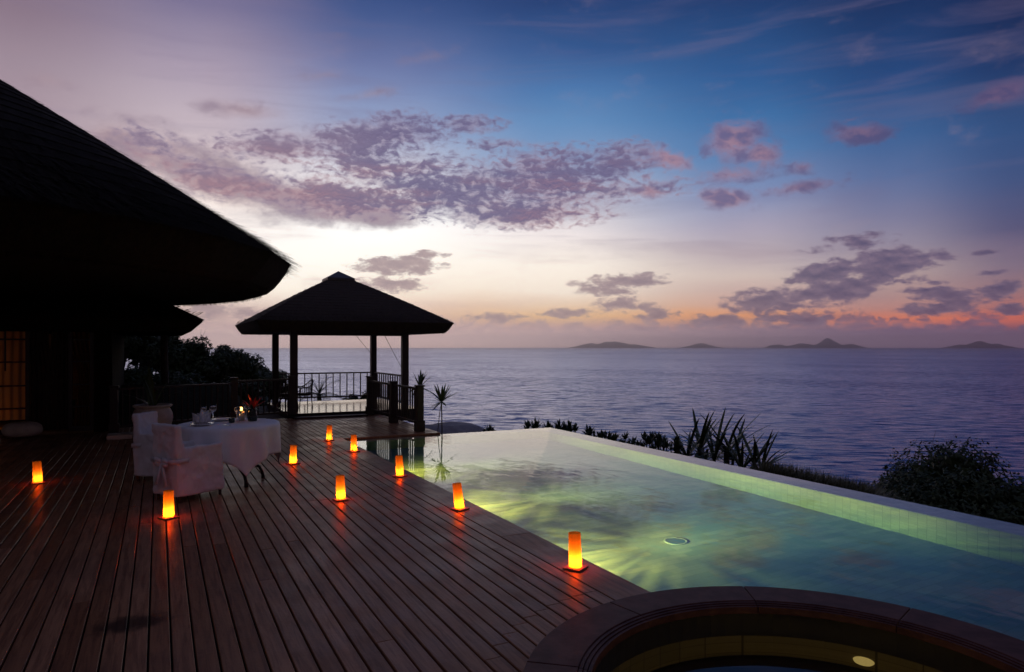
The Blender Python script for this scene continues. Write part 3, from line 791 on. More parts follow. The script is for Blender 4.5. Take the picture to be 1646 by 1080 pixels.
# ------------------------------------------------------------------ pavilion at the end of the deck
pav = thing('garden_pavilion', 'open square pavilion with thatched pyramid roof on four dark posts', 'gazebo', (4.45, 19.3, 0))
s = 2.45; ctr = (4.45, 19.3)
ev = [(4.45+s, 19.3-s), (4.45+s, 19.3+s), (4.45-s, 19.3+s), (4.45-s, 19.3-s)]
mbr = poly_roof(ctr, ev, 2.34, 2.07, 3.66, .085, .05, .03, 17, .008)
for i in range(4):
    a, b2 = ev[i], ev[(i+1) % 4]
    thatch_straws(mbr, [(4.45, 19.3, 3.70), (a[0], a[1], 2.35), (b2[0], b2[1], 2.35)], 1800, rnd, (.14, .36), .035, .008)
    eave_fringe(mbr, (a[0], a[1], 2.34), (b2[0], b2[1], 2.34), 500, rnd, (.01, .04))
    eave_fringe(mbr, (4.45+(a[0]-4.45)*.93, 19.3+(a[1]-19.3)*.93, 2.10), (4.45+(b2[0]-4.45)*.93, 19.3+(b2[1]-19.3)*.93, 2.10), 300, rnd, (.02, .05))
roof = P(mbr, 'roof', M_thatch, pav)
mb = MB(); r_ = .37
mb.add([(4.45-r_, 19.3-r_, 3.60), (4.45+r_, 19.3-r_, 3.60), (4.45+r_, 19.3+r_, 3.60), (4.45-r_, 19.3+r_, 3.60), (4.45, 19.3, 3.82),
        (4.45-r_, 19.3-r_, 3.51), (4.45+r_, 19.3-r_, 3.51), (4.45+r_, 19.3+r_, 3.51), (4.45-r_, 19.3+r_, 3.51)],
       [(0, 1, 4), (1, 2, 4), (2, 3, 4), (3, 0, 4), (5, 6, 1, 0), (6, 7, 2, 1), (7, 8, 3, 2), (8, 5, 0, 3), (8, 7, 6, 5)])
P(mb, 'roof_cap', M_metalcap, roof)
for (x, y) in ((3.0, 17.8), (5.88, 17.8), (3.0, 20.85), (5.88, 20.85)):
    mb = MB(); mb.box((x-.085, y-.085, .0), (x+.085, y+.085, 2.12)); bevel(P(mb, 'post', M_dark, pav), .008)
mb = MB(); mb.box((2.93, 17.74, 2.0), (5.95, 17.86, 2.09)); P(mb, 'beam', M_dark, pav)
# floor
mb = MB(); x = 2.78
while x < 6.08:
    mb.box((x, 17.22, .06), (x+.109, 20.95, .10)); x += .117
P(mb, 'floor', M_varnish, pav)
mb = MB(); mb.box((2.76, 17.16, -.2), (6.12, 17.21, .095)); mb.box((6.1, 17.215, -.2), (6.14, 20.9, .095)); mb.box((2.77, 17.23, -.2), (6.09, 20.9, .055)); P(mb, 'plinth', M_gapdark, pav)
mb = MB(); mb.box((2.85, 16.78, .003), (4.6, 17.155, .045)); P(mb, 'step', M_dark, pav)
# railings of the pavilion
def rail_parts(parent, A, B, z_top, z_bot, n, inset=.0, names=('handrail', 'bottom_rail', 'baluster'), th=.035):
    A = Vector((*A, 0)); B = Vector((*B, 0)); d = (B-A); L_ = d.length; d.normalize(); sd_ = Vector((-d.y, d.x, 0))
    def bar(p, q, w, h0, h1):
        b_ = MB(); vs = [p-sd_*w, q-sd_*w, q+sd_*w, p+sd_*w]
        return b_.add([(v.x, v.y, h0) for v in vs]+[(v.x, v.y, h1) for v in vs], [(3, 2, 1, 0), (4, 5, 6, 7), (0, 1, 5, 4), (1, 2, 6, 5), (2, 3, 7, 6), (3, 0, 4, 7)])
    P(bar(A, B, .035, z_top-.04, z_top), names[0], M_dark, parent)
    P(bar(A, B, .022, z_bot-.022, z_bot+.022), names[1], M_dark, parent)
    for i in range(n):
        c = A+d*(L_*(i+.5)/n)
        P(bar(c-d*.014, c+d*.014, .014, z_bot+.022, z_top-.04), names[2], M_dark, parent)
rail_parts(pav, (3.10, 20.85), (5.79, 20.85), .95, .22, 13)
rail_parts(pav, (5.88, 17.90), (5.88, 20.75), .95, .22, 13)
# thin stay ropes seen against the sky
mb = MB(); mb.tube([(5.30, 17.86, 2.09), (5.84, 17.8, 1.05)], .006, 5); P(mb, 'blind_cord', M_dark, pav)
mb = MB(); mb.tube([(5.30, 20.8, 2.09), (5.80, 20.8, 1.5)], .006, 5); P(mb, 'blind_cord', M_dark, pav)

def newel(parent, x, y, top):
    b_ = MB(); b_.box((x-.07, y-.07, 0), (x+.07, y+.07, top-.04)); b_.box((x-.085, y-.085, top-.038), (x+.085, y+.085, top)); b_.box((x-.09, y-.09, .003), (x+.09, y+.09, .22))
    return bevel(P(b_, 'newel_post', M_dark, parent), .006)
rr = thing('deck_railing', 'dark timber railing on the right of the deck arm between pavilion and pool', 'railing', (4.72, 15.2, 0))
newel(rr, 4.72, 13.35, .94); newel(rr, 4.72, 15.1, .94); newel(rr, 4.72, 17.06, .98)
rail_parts(rr, (4.72, 13.43), (4.72, 15.02), .88, .16, 11); rail_parts(rr, (4.72, 15.18), (4.72, 16.98), .88, .16, 12)
lr = thing('deck_railing', 'long dark railing at the back of the deck behind urn and table', 'railing', (1.0, 16.8, 0))
newel(lr, 1.53, 16.85, 1.02); newel(lr, -.78, 15.62, .95); newel(lr, 2.86, 17.3, 1.02)
rail_parts(lr, (1.61, 16.87), (2.78, 17.28), .95, .14, 9); rail_parts(lr, (-.70, 15.66), (1.46, 16.81), .90, .14, 18)

# ------------------------------------------------------------------ seats in the pavilion
def wicker_chair(loc, rz, label):
    t = thing('wicker_armchair', label, 'armchair', loc, rz, 'wicker armchairs in the pavilion')
    b_ = MB(); b_.lathe([(0, .40), (.24, .40), (.26, .42), (.26, .45), (.22, .47), (0, .47)], 20); b_.build('seat', M_dark, t, True)
    b_ = MB()
    for k in range(15):
        a = R(180+k*180/14); x, y = .25*math.cos(a), .25*math.sin(a)
        hgt = .66+.24*math.sin(-a)**2
        b_.tube([(x, y, .44), (x*1.12, y*1.15, hgt)], .008, 5)
    b_.tube([(.28*math.cos(R(180+k*180/14)), .285*math.sin(R(180+k*180/14)), .66+.24*math.sin(R(180+k*180/14))**2) for k in range(15)], .018, 6)
    b_.build('backrest', M_dark, t)
    for sx in (-1, 1):
        b_ = MB(); b_.tube([(sx*.28, .0, .66), (sx*.30, .14, .67), (sx*.29, .24, .60), (sx*.26, .22, .46)], .018, 6); b_.build('arm', M_dark, t)
    for sx, sy in ((-1, -1), (1, -1), (-1, 1), (1, 1)):
        b_ = MB(); b_.tube([(sx*.17, sy*.17, .42), (sx*.21, sy*.21, 0)], .016, 6); b_.build('leg', M_dark, t)
    t.scale = (.84, .84, .82)
    return t
wicker_chair((3.44, 18.9, .10), R(100), 'round backed wicker armchair standing clear of the left front post of the pavilion')
wicker_chair((3.05, 18.9, .10), R(-60), 'wicker armchair hidden behind the left front post of the pavilion')

# ------------------------------------------------------------------ dining table, chairs, table ware
TC = (.80, 9.42); TR = .58; TZ = .75
tb = thing('dining_table', 'round table with curved black iron legs under the white cloth', 'table', (*TC, 0))
b_ = MB(); b_.lathe([(0, TZ-.03), (TR-.01, TZ-.03), (TR-.005, TZ-.004), (0, TZ-.004)], 40); b_.build('tabletop', M_iron, tb)
for k in range(4):
    a = R(20+90*k); c_, s_ = math.cos(a), math.sin(a)
    b_ = MB(); b_.tube([(c_*r0, s_*r0, z) for r0, z in ((.30, .71), (.17, .52), (.12, .38), (.17, .25), (.30, .20), (.40, .15), (.44, .07), (.45, 0))], [.02]*7+[.024], 8)
    b_.build('leg', M_iron, tb, True)
b_ = MB(); b_.lathe([(.10, .36), (.135, .36), (.135, .40), (.10, .40), (.10, .36)], 24); b_.build('leg_ring', M_iron, tb)
def tablecloth():
    b_ = MB(); nt, nr = 160, 34; a_ = .97; rot = R(-32)
    for j in range(nr+1):
        for i in range(nt):
            th = 2*PI*i/nt; sec = 1/max(abs(math.cos(th)), abs(math.sin(th))); e = a_+(1.20-a_)*((sec-1)/.4142)**1.15
            rho = e*j/nr
            if rho < TR: r_ = rho; z = TZ+.004
            else:
                dl = rho-TR
                fold = math.sin(th*9+.8*math.sin(th*2))*.5+.5*math.sin(th*14+1.3)
                r_ = TR+.008+min(dl, .05)*.4+.03*dl+fold*.050*min(1, dl/.3)*(1 if dl < .3 else max(.3, 1-(dl-.3)*2))
                z = TZ+.004-max(0, dl-.012)*(.985)
            z += .0015*mnoise.noise(Vector((rho*9, th*3, 0)))
            b_.v.append((TC[0]+r_*math.cos(th+rot), TC[1]+r_*math.sin(th+rot), z))
    for j in range(nr):
        for i in range(nt): b_.f.append((j*nt+i, j*nt+(i+1) % nt, (j+1)*nt+(i+1) % nt, (j+1)*nt+i))
    cm = M_linen.copy(); cm.name = 'table_linen'
    for nd in cm.node_tree.nodes:
        if nd.type == 'MIX': nd.inputs[6].default_value = (.76, .77, .82, 1); nd.inputs[7].default_value = (.84, .85, .88, 1)
    o = b_.build('tablecloth', cm, None, True)
    sm = o.modifiers.new('thick', 'SOLIDIFY'); sm.thickness = .003; sm.offset = 1
    return tag(o, 'white square tablecloth draped in folds over the round table', 'tablecloth')
tablecloth()

def slip_chair(loc, rz, label):
    t = thing('dining_chair', label, 'chair', loc, rz, 'slipcovered dining chairs')   # faces +Y
    b_ = MB()
    def tbox(x0, x1, y0, y1, z0, z1, fl=.0, lean=0.):
        b_.add([(x0-fl, y0-fl, z0), (x1+fl, y0-fl, z0), (x1+fl, y1+fl, z0), (x0-fl, y1+fl, z0), (x0, y0+lean, z1), (x1, y0+lean, z1), (x1, y1+lean, z1), (x0, y1+lean, z1)],
               [(3, 2, 1, 0), (4, 5, 6, 7), (0, 1, 5, 4), (1, 2, 6, 5), (2, 3, 7, 6), (3, 0, 4, 7)])
    tbox(-.215, .215, -.29, -.215, .07, .86, .02, -.05)          # back
    tbox(-.235, -.175, -.24, .24, .07, .61, .015)                # arms
    tbox(.175, .235, -.24, .24, .07, .61, .015)
    tbox(-.2, .2, -.25, .27, .07, .47, .015)                  # seat with skirt
    o = b_.build('slipcover', M_linen, t, True)
    rm = o.modifiers.new('rm', 'REMESH'); rm.mode = 'VOXEL'; rm.voxel_size = .014; rm.use_smooth_shade = True
    sm = o.modifiers.new('sm', 'SMOOTH'); sm.factor = .5; sm.iterations = 5
    tx = bpy.data.textures.get('cloth_wrinkle') or bpy.data.textures.new('cloth_wrinkle', 'CLOUDS'); tx.noise_scale = .11
    dp = o.modifiers.new('dp', 'DISPLACE'); dp.texture = tx; dp.strength = .034; dp.mid_level = .5
    for sx in (-1, 1):
        for yy in (-.27, .24):
            b_ = MB(); b_.tube([(sx*.19, yy, .12), (sx*.19, yy, 0)], [.02, .016], 8); b_.build('leg', M_dark, t)
    b_ = MB()                                                   # sash tied at the back
    def ribbon(pts, w):
        vs = []; fs = []
        for i, p in enumerate(pts): vs += [(p[0], p[1], p[2]-w/2), (p[0], p[1], p[2]+w/2)]
        for i in range(len(pts)-1): fs.append((2*i, 2*i+2, 2*i+3, 2*i+1))
        b_.add(vs, fs)
    ribbon([(-.255, -.2, .47), (-.24, -.335, .46), (0, -.352, .45), (.24, -.335, .46), (.255, -.2, .47)], .05)
    for sx in (-1, 1):
        ribbon([(0, -.355, .45), (sx*.05, -.385, .48), (sx*.13, -.375, .47), (sx*.12, -.365, .43), (sx*.05, -.375, .42), (0, -.358, .445)], .05)
        vs = [(sx*.01-.02, -.36, .44), (sx*.01+.02, -.362, .44), (sx*.09+.035, -.372, .20), (sx*.09-.035, -.368, .18)]; b_.add(vs, [(0, 1, 2, 3)])
    so_ = b_.build('sash', M_linen, t, True); sd2 = so_.modifiers.new('th', 'SOLIDIFY'); sd2.thickness = .004
    return t
CH1 = (.33, 8.72, 0)
slip_chair(CH1, R(-57), 'white covered armchair with a bow on its back, nearest the camera')
slip_chair((.10, 10.05, 0), R(-122), 'white covered armchair on the far side of the table, before the urn')

def place_on_table(dx, dy): return (TC[0]+dx, TC[1]+dy, TZ+.009)
def plate(dx, dy, label):
    t = tag(MB().lathe([(0, .004), (.07, .004), (.105, .016), (.135, .022), (.137, .018), (.105, .008), (.075, .0), (0, 0)], 40).build('dinner_plate', M_china, None, True, place_on_table(dx, dy)), label, 'plate', 'dinner plates')
plate(-.33, -.18, 'white dinner plate under the folded napkin, near chair side')
plate(-.06, .30, 'white dinner plate lying bare at the far side of table')
def napkin(dx, dy):
    b_ = MB(); rn = random.Random(5)
    for k in range(9):
        a = 2*PI*k/9+rn.uniform(-.15, .15); c_, s_ = math.cos(a), math.sin(a); h_ = rn.uniform(.10, .17); w_ = .06
        n_ = Vector((-s_, c_, 0)); base = Vector((0, 0, .0)); 
        tip = Vector((c_*.11, s_*.11, h_)); mid = Vector((c_*.085, s_*.085, .035))
        vs = [Vector((0, 0, 0)), mid-n_*w_, mid+n_*w_, tip-n_*.012, tip+n_*.012, Vector((c_*.02, s_*.02, h_*.75))]
        b_.add(vs, [(0, 1, 3, 5), (0, 5, 4, 2), (1, 2, 4, 3)])
    b_.lathe([(.02, 0), (.07, .01), (.05, .08), (.02, .15), (0.001, .19)], 12)
    o = b_.build('folded_napkin', M_linen, None, True, Vector(place_on_table(dx, dy))+Vector((0, 0, .008)))
    tag(o, 'white napkin folded into a standing fan on the near plate', 'napkin')
napkin(-.33, -.18)
def glass(dx, dy, label, h_=.19, r_=.036):
    pr = [(.034, 0), (.034, .003), (.006, .008), (.0045, .045), (.0045, h_*.5), (.015, h_*.55), (r_, h_*.72), (r_*.98, h_*.88), (r_*.86, h_), (r_*.84, h_), (r_*.96, h_*.88), (r_*.98, h_*.72), (.012, h_*.57), (.0, h_*.56)]
    tag(MB().lathe(pr, 24).build('wine_glass', M_glass, None, True, place_on_table(dx, dy)), label, 'wine glass', 'wine glasses on the table')
glass(-.30, .05, 'clear wine glass just behind the left of the folded napkin', .21)
glass(-.19, .02, 'taller wine glass to the right of the folded napkin', .23, .042)
glass(.12, -.02, 'large wine glass in front of the table candle', .21, .046)
glass(.10, .12, 'small wine glass behind the other, left of the table candle', .19)
def cutlery(dx, dy, rz, label):
    b_ = MB(); b_.box((-.004, -.10, 0), (.004, .02, .004)); b_.prism([(-.006, .02), (.006, .02), (.009, .06), (.006, .10), (-.003, .11)], .0003, .003)
    o = b_.build('table_knife', M_steel, None, False, place_on_table(dx, dy)); o.rotation_euler = (0, 0, rz); bevel(o, .001, 1); tag(o, label, 'knife')
cutlery(-.06, -.33, R(20), 'steel knife lying near the front rim of the white table')
b_ = MB(); b_.lathe([(0, 0), (.03, 0), (.036, .01), (.036, .06), (.03, .06), (.03, .02), (0, .02)], 20)
tag(b_.build('votive_cup', M_vase, None, True, place_on_table(.02, -.06)), 'small dark cup standing left of the black vase', 'cup')
# table candle in glass
tcd = thing('table_candle', 'lit candle in a clear hurricane glass in the middle of the table', 'candle', place_on_table(.16, .16))
MB().lathe([(0, 0), (.038, 0), (.038, .11), (.03, .115), (0, .11)], 24).build('wax', M_wax, tcd, True)
MB().lathe([(.003, .112), (.015, .126), (.017, .140), (.009, .166), (.001, .19)], 12).build('flame', M_flame, tcd, True)
MB().lathe([(.055, 0), (.062, .02), (.062, .15), (.05, .19), (.048, .19), (.0595, .15), (.0595, .02), (.052, .003)], 28).build('glass_shade', mat('thin_glass', (1, 1, 1), .02, **{'Transmission Weight': 1., 'IOR': 1.15})[0], tcd, True)
lamp('flame_light', 'POINT', (0, 0, .18), 8.0, (1, .38, .08), tcd, .012)
vs_ = thing('flower_vase', 'squat black glass vase holding red flowers at the right of the table', 'vase', place_on_table(.28, .06))
MB().lathe([(.0, 0), (.055, 0), (.062, .03), (.055, .10), (.045, .13), (.052, .16), (.046, .16), (.04, .13), (0, .12)], 24).build('bowl', M_vase, vs_, True)
fl = thing('flower_bunch', 'bunch of spiky red tropical flowers with dark leaves in the vase', 'flowers', Vector(place_on_table(.28, .06))+Vector((0, 0, .121)))
rn = random.Random(9)
b_ = MB()
for k in range(11):
    a = rn.uniform(0, 2*PI); e = rn.uniform(.6, 1.4); d_ = Vector((math.cos(a)*math.cos(e), math.sin(a)*math.cos(e), math.sin(e)))
    b_.strap((0, 0, .03), d_, rn.uniform(.16, .26), .035, .3, 5)
b_.build('petals', M_red, fl)
b_ = MB()
for k in range(18):
    a = rn.uniform(0, 2*PI); e = rn.uniform(.0, .9); d_ = Vector((math.cos(a)*math.cos(e), math.sin(a)*math.cos(e), math.sin(e)))
    b_.strap((0, 0, .03), d_, rn.uniform(.10, .2), .035, .7, 5)
b_.build('leaves', M_leaf, fl)

# ------------------------------------------------------------------ paper candle lanterns on the deck
def make_lantern():
    t = thing('paper_lantern', 'lantern', 'lantern', (0, 0, 0), 0, 'paper candle lanterns set out on the deck')
    b_ = MB(); b_.box((-.075, -.075, 0), (.075, .075, .014)); bevel(b_.build('base', M_lbase, t), .003)
    MB().lathe([(.051, .0145), (.0495, .10), (.048, .20), (.0475, .275)], 32).build('shade', M_paper, t, True)
    MB().lathe([(0, .0145), (.03, .0145), (.03, .035), (0, .035)], 16).build('candle', M_wax, t, True)
    MB().lathe([(.001, .035), (.007, .045), (.007, .055), (.001, .075)], 10).build('flame', M_flame, t, True)
    lamp('lantern_light', 'POINT', (0, 0, .062), LANT_E, (1, .46, .10), t, .014)
    return t
LANT_E = 4.2
def gpt(px, py, z=0.):
    D = (EYE-z)*F/(py-HZ); l = (px-823)/F*D
    return (math.cos(YAW)*l+math.sin(YAW)*D, -math.sin(YAW)*l+math.cos(YAW)*D, z)
lan = [(925, 914, 30, 1.5, 'large bright paper lantern at the pool edge, nearest to the spa tub'),
       (739, 819, 22, 6.5, 'leaning paper lantern at the pool edge, second back from the spa'),
       (643, 766, 40, 3, 'paper lantern at the pool edge where the dark railing reflection ends'),
       (569, 726, 15, 1, 'paper lantern at the far inner corner of the pool'),
       (529, 708, 10, -1.5, 'smallest paper lantern, farthest away, on the deck before the pavilion steps'),
       (471, 746, 35, -1.5, 'paper lantern on open boards just right of the white table'),
       (548, 804, 8, 2, 'paper lantern alone in the middle of the deck boards'),
       (271, 833, 25, 0, 'paper lantern on the boards in front of the bow-backed chair'),
       (61, 777, 12, 3, 'paper lantern alone at the left before the glowing window')]
proto = make_lantern()
for i, (px, py, rz, tilt, lab) in enumerate(lan):
    o = proto if i == 0 else copy_tree(proto)
    x, y, z = gpt(px, py); o.location = (x, y, .0025+.004*0); o.rotation_euler = (0, 0, R(rz)); o['label'] = lab
    for ch in o.children:
        if ch.type == 'LIGHT' and i: ch.data = ch.data.copy(); ch.data.energy = LANT_E*(.85, .7, .8, .65, .95, .9, 1.05, .6)[i-1]
        if ch.name.startswith('shade'):
            ax = Vector((math.sin(YAW), math.cos(YAW), 0))
            ch.rotation_euler = (Matrix.Rotation(-R(rz), 4, 'Z') @ Matrix.Rotation(-R(tilt), 4, ax) @ Matrix.Rotation(R(rz), 4, 'Z')).to_euler()

# ------------------------------------------------------------------ urn, plinth, cushion
ur = thing('ceramic_urn', 'big cream ceramic urn with wide rim behind the table', 'planter', (-.10, 14.75, .0))
MB().lathe([(0, 0), (.20, 0), (.23, .04), (.31, .20), (.35, .36), (.34, .46), (.30, .54), (.285, .56), (.33, .585), (.34, .61), (.32, .625), (.28, .62), (.25, .55), (.0, .52)], 40).build('pot', M_urn, ur, True)
MB().lathe([(0, .53), (.27, .53)], 24).build('soil', M_gapdark, ur)
pl = thing('potted_plant', 'arching leafy plant growing in the cream urn', 'plant', (-.10, 14.75, .53))
b_ = MB(); rn = random.Random(4)
for k in range(16):
    a = rn.uniform(0, 2*PI); e = rn.uniform(.7, 1.4); b_.strap((rn.uniform(-.05, .05), rn.uniform(-.05, .05), 0), (math.cos(a)*math.cos(e), math.sin(a)*math.cos(e), math.sin(e)), rn.uniform(.5, .95), .055, .9, 7)
b_.build('leaves', M_leaf2, pl)
mb = MB(); mb.box((-.85, 14.62, .003), (-.44, 15.05, .09)); tag(bevel(mb.build('stone_block', M_urn), .015), 'low pale stone block on the deck left of the urn', 'block')
cu = MB()
for j in range(13):
    for i in range(32):
        ph = PI*j/12; th = 2*PI*i/32
        r_ = math.sin(ph)**.6*(1+.06*mnoise.noise(Vector((math.cos(th)*2, math.sin(th)*2, ph))))
        cu.v.append((.33*r_*math.cos(th), .25*r_*math.sin(th), .15+.15*math.cos(ph)*(1 if math.cos(ph) > 0 else .9)))
for j in range(12):
    for i in range(32): cu.f.append((j*32+i, (j+1)*32+i, (j+1)*32+(i+1) % 32, j*32+(i+1) % 32))
tag(cu.build('floor_cushion', M_cushion, None, True, (-2.28, 15.75, .006)), 'plump pale floor cushion on the deck in front of the dark doorway', 'cushion')

# ------------------------------------------------------------------ plants
def bush(name, label, cat, c, rad, n, leaf, seed, mm=M_leaf, trunk_to=None, squash=.75, group=None, clumps=10, parts=('foliage', 'branch')):
    rn = random.Random(seed); t = thing(name, label, cat, (c[0], c[1], trunk_to if trunk_to is not None else c[2]-rad*squash), 0, group)
    zc = c[2]-t.location.z
    cl = []
    for k in range(clumps):
        a = rn.uniform(0, 2*PI); e = rn.uniform(-.5, 1.35); rr_ = rad*rn.uniform(.45, .85)
        cl.append((Vector((rr_*math.cos(a)*math.cos(e), rr_*math.sin(a)*math.cos(e), zc+rr_*squash*math.sin(e))), rad*rn.uniform(.22, .42)))
    b_ = MB()
    for k in range(n):
        cc, cr = cl[rn.randrange(clumps)]
        v = Vector((rn.gauss(0, 1), rn.gauss(0, 1), rn.gauss(0, 1))).normalized()
        p = cc+Vector((v.x, v.y, v.z*.85))*cr*(rn.random()**.35)*rn.choice([.9, 1, 1, 1.06])
        nn = (v+Vector((rn.uniform(-1, 1), rn.uniform(-1, 1), rn.uniform(-.3, 1.4)))*.9)
        b_.leaf(p, nn, leaf*rn.uniform(.7, 1.4), leaf*rn.uniform(.3, .5), rn.uniform(0, 6.3))
    for k in range(n//4):
        cc, cr = cl[rn.randrange(clumps)]; b_.leaf(cc*.72+Vector((0, 0, zc*.28))+Vector((rn.gauss(0, 1), rn.gauss(0, 1), rn.gauss(0, 1)))*cr*.30, (rn.uniform(-1, 1), rn.uniform(-1, 1), rn.uniform(-.6, 1)), leaf*2.3, leaf*1.6, rn.uniform(0, 6.3))
    b_.build(parts[0], mm, t)
    w_ = MB()
    for cc, cr in cl: w_.tube([(rn.uniform(-.05, .05), rn.uniform(-.05, .05), 0), cc*.5+Vector((0, 0, zc*.15)), cc], [rad*.035, rad*.02, rad*.008], 5)
    for k in range(4):
        cc, cr = cl[rn.randrange(clumps)]
        w_.tube([cc, cc+Vector((rn.uniform(-.3, .3), rn.uniform(-.3, .3), rad*.45))], [.006, .003], 4)
    w_.build(parts[1], M_bark, t)
    return t
def wpt(px, D): 
    l = (px-823)/F*D
    return (math.cos(YAW)*l+math.sin(YAW)*D, -math.sin(YAW)*l+math.cos(YAW)*D)
def zat(py, D): return EYE-(py-HZ)/F*D
# dense trees behind the left railing
gl = 'trees behind the left railing'
for k, (px, py, D, rad, lab) in enumerate([
    (175, 545, 21, 1.6, 'dark leafy tree beside the villa wall, partly under the low roof'),
    (225, 556, 23, 1.55, 'tallest dark tree rising to the low roof corner'),
    (290, 590, 24, 1.3, 'dark tree filling the dip right of the tallest one'),
    (345, 600, 25, 1.25, 'rounded dark tree in the middle of the thicket'),
    (392, 611, 25.5, 1.3, 'dark tree right of the rounded one, nearer the pavilion'),
    (434, 627, 26, 1.05, 'lowest dark tree beside the left pavilion post')]):
    x, y = wpt(px, D); bush('leafy_tree', lab, 'tree', (x, y, zat(py, D)), rad, 5200, .15, 20+k, M_leaf, -2.2 if k < 6 else None, .85, gl, 15)
# more thicket under their crowns
for k, (px, py, D, rad, lab) in enumerate([(200, 625, 20.5, 1.1, 'low dark shrub behind the railing by the villa'), (290, 635, 21.5, 1.2, 'low dark shrub behind the railing over the urn'), (380, 650, 22, 1.2, 'low dark shrub behind the railing post')]):
    x, y = wpt(px, D); bush('leafy_shrub', lab, 'shrub', (x, y, zat(py, D)), rad, 3000, .14, 40+k, M_leaf, None, .8, 'low shrubs behind the left railing', 12)
# big shrub by the infinity edge
x, y = wpt(1535, 14.0)
bush('round_shrub', 'large round dark shrub beyond the pool rim at the right', 'shrub', (x, y, -1.98), 1.90, 30000, .115, 60, M_leaf, -4.4, .86, None, 40)
x, y = wpt(1665, 13.2)
bush('round_shrub', 'dark shrub at the right picture edge beside the large round one', 'shrub', (x, y, -1.95), 1.45, 12000, .115, 61, M_leaf, -4.2, .8, None, 14)
# strap-leaved plants
def rosette(b_, c, n, ln, wd, rn, emin=.1, emax=1.4, droop=.6, seg=5):
    for k in range(n):
        a = rn.uniform(0, 2*PI); e = rn.uniform(emin, emax)
        b_.strap(c, (math.cos(a)*math.cos(e), math.sin(a)*math.cos(e), math.sin(e)), ln*rn.uniform(.7, 1.1), wd*rn.uniform(.8, 1.2), droop*rn.uniform(.5, 1.3), seg)
def pandanus(px, D, ztop, n, ln, label, seed):
    x, y = wpt(px, D); rn = random.Random(seed); t = thing('screw_pine', label, 'plant', (x, y, -3.6), 0, 'spiky plants along the pool rim')
    zc = ztop+3.6-ln*.66
    b_ = MB()
    for (dx, dy, dz) in ((0, 0, 0), (.30, .1, -.22), (-.28, .12, -.16)): rosette(b_, Vector((dx, dy, zc+dz)), n//3, ln*1.05, .085, rn, -.15, 1.2, .62, 8)
    b_.build('leaves', M_leaf2, t)
    w_ = MB(); w_.tube([(0, 0, 0), (.02, .01, zc*.5), (0, 0, zc)], [.08, .07, .07], 7); w_.tube([(0, 0, .2), (.30, .1, zc-.22)], [.05, .04], 6); w_.tube([(0, 0, .2), (-.28, .12, zc-.16)], [.05, .04], 6); w_.build('stem', M_bark, t)
pandanus(1124, 17.2, -.10, 60, 1.20, 'spiky strap leaved plant at the left end of its clump beyond the pool rim', 3)
pandanus(1168, 16.6, -.02, 70, 1.25, 'fullest spiky plant in the middle of its clump beyond the pool rim', 4)
pandanus(1213, 16.0, -.28, 56, 1.10, 'lower spiky plant at the right end of its clump beside the reedy grass', 5)
def hedge_plant(px, D, ztop, label, seed, ln=.22, n=60, spread=.3):
    x, y = wpt(px, D); rn = random.Random(seed); zt = ztop+3.2
    t = thing('rosette_shrub', label, 'shrub', (x, y, -3.2), 0, 'low rosette shrubs along the pool rim')
    b_ = MB(); w_ = MB()
    for k in range(9):
        c = Vector((rn.uniform(-spread, spread), rn.uniform(-spread, spread), zt-ln*.8-rn.uniform(0, .22)))
        if k == 0: c = Vector((0, 0, zt-ln*.8))
        rosette(b_, c, n//4, ln, .055, rn, .2, 1.5, .2, 4); w_.tube([(0, 0, 0), c], [.02, .012], 5)
    for k in range(120):
        b_.leaf((rn.gauss(0, spread), rn.gauss(0, spread), zt-ln*1.1-rn.uniform(.1, .7)), (rn.uniform(-1, 1), rn.uniform(-1, 1), .8), .14, .06, rn.uniform(0, 6))
    b_.build('leaves', M_leaf, t); w_.build('stem', M_bark, t)
hd = [(787, 16.6, 683, 'tiny shrub beyond the far pool edge beside the granite slab'), (862, 16.2, 674, 'rosette shrub poking up left of the far pool corner'), (900, 16.0, 675, 'rosette shrub poking up right at the far pool corner'),
      (925, 16.0, 682, 'first low shrub along the rim after the far corner'), (950, 15.6, 686, 'second low shrub along the rim after the far corner'), (978, 15.2, 694, 'third low shrub along the rim after the far corner'),
      (1005, 15.4, 695, 'fourth low shrub along the rim after the far corner'), (1035, 15.0, 695, 'fifth low shrub along the rim, dense'), (1062, 15.2, 697, 'sixth low shrub along the rim, dense'), (1088, 15.4, 700, 'last low shrub along the rim, touching the spiky clump')]
for k, (px, D, py, lab) in enumerate(hd): hedge_plant(px, D, zat(py, D), lab, 70+k, .26 if 0 < k < 3 else .20, 70, .14 if k == 0 else .25)
# reedy grass on the slope: nobody could count it
b_ = MB(); rn = random.Random(8)
for k in range(5200):
    px = rn.uniform(1225, 1400); D = rn.uniform(12.6, 14.2); x, y = wpt(px, D)
    if x < 7.75: continue
    zt = zat(744+(px-1240)*.22, D)
    hgt = rn.uniform(.5, 1.)
    b_.strap((x, y, zt-hgt*.75-rn.uniform(0, .16)), (rn.uniform(-.6, .6), rn.uniform(-.6, .6), 1), hgt*.9, .02, .7, 4)
tag(b_.build('reed_grass', M_dry), 'fine reedy grass on the slope between spiky clump and round shrub', 'grass', None, 'stuff')
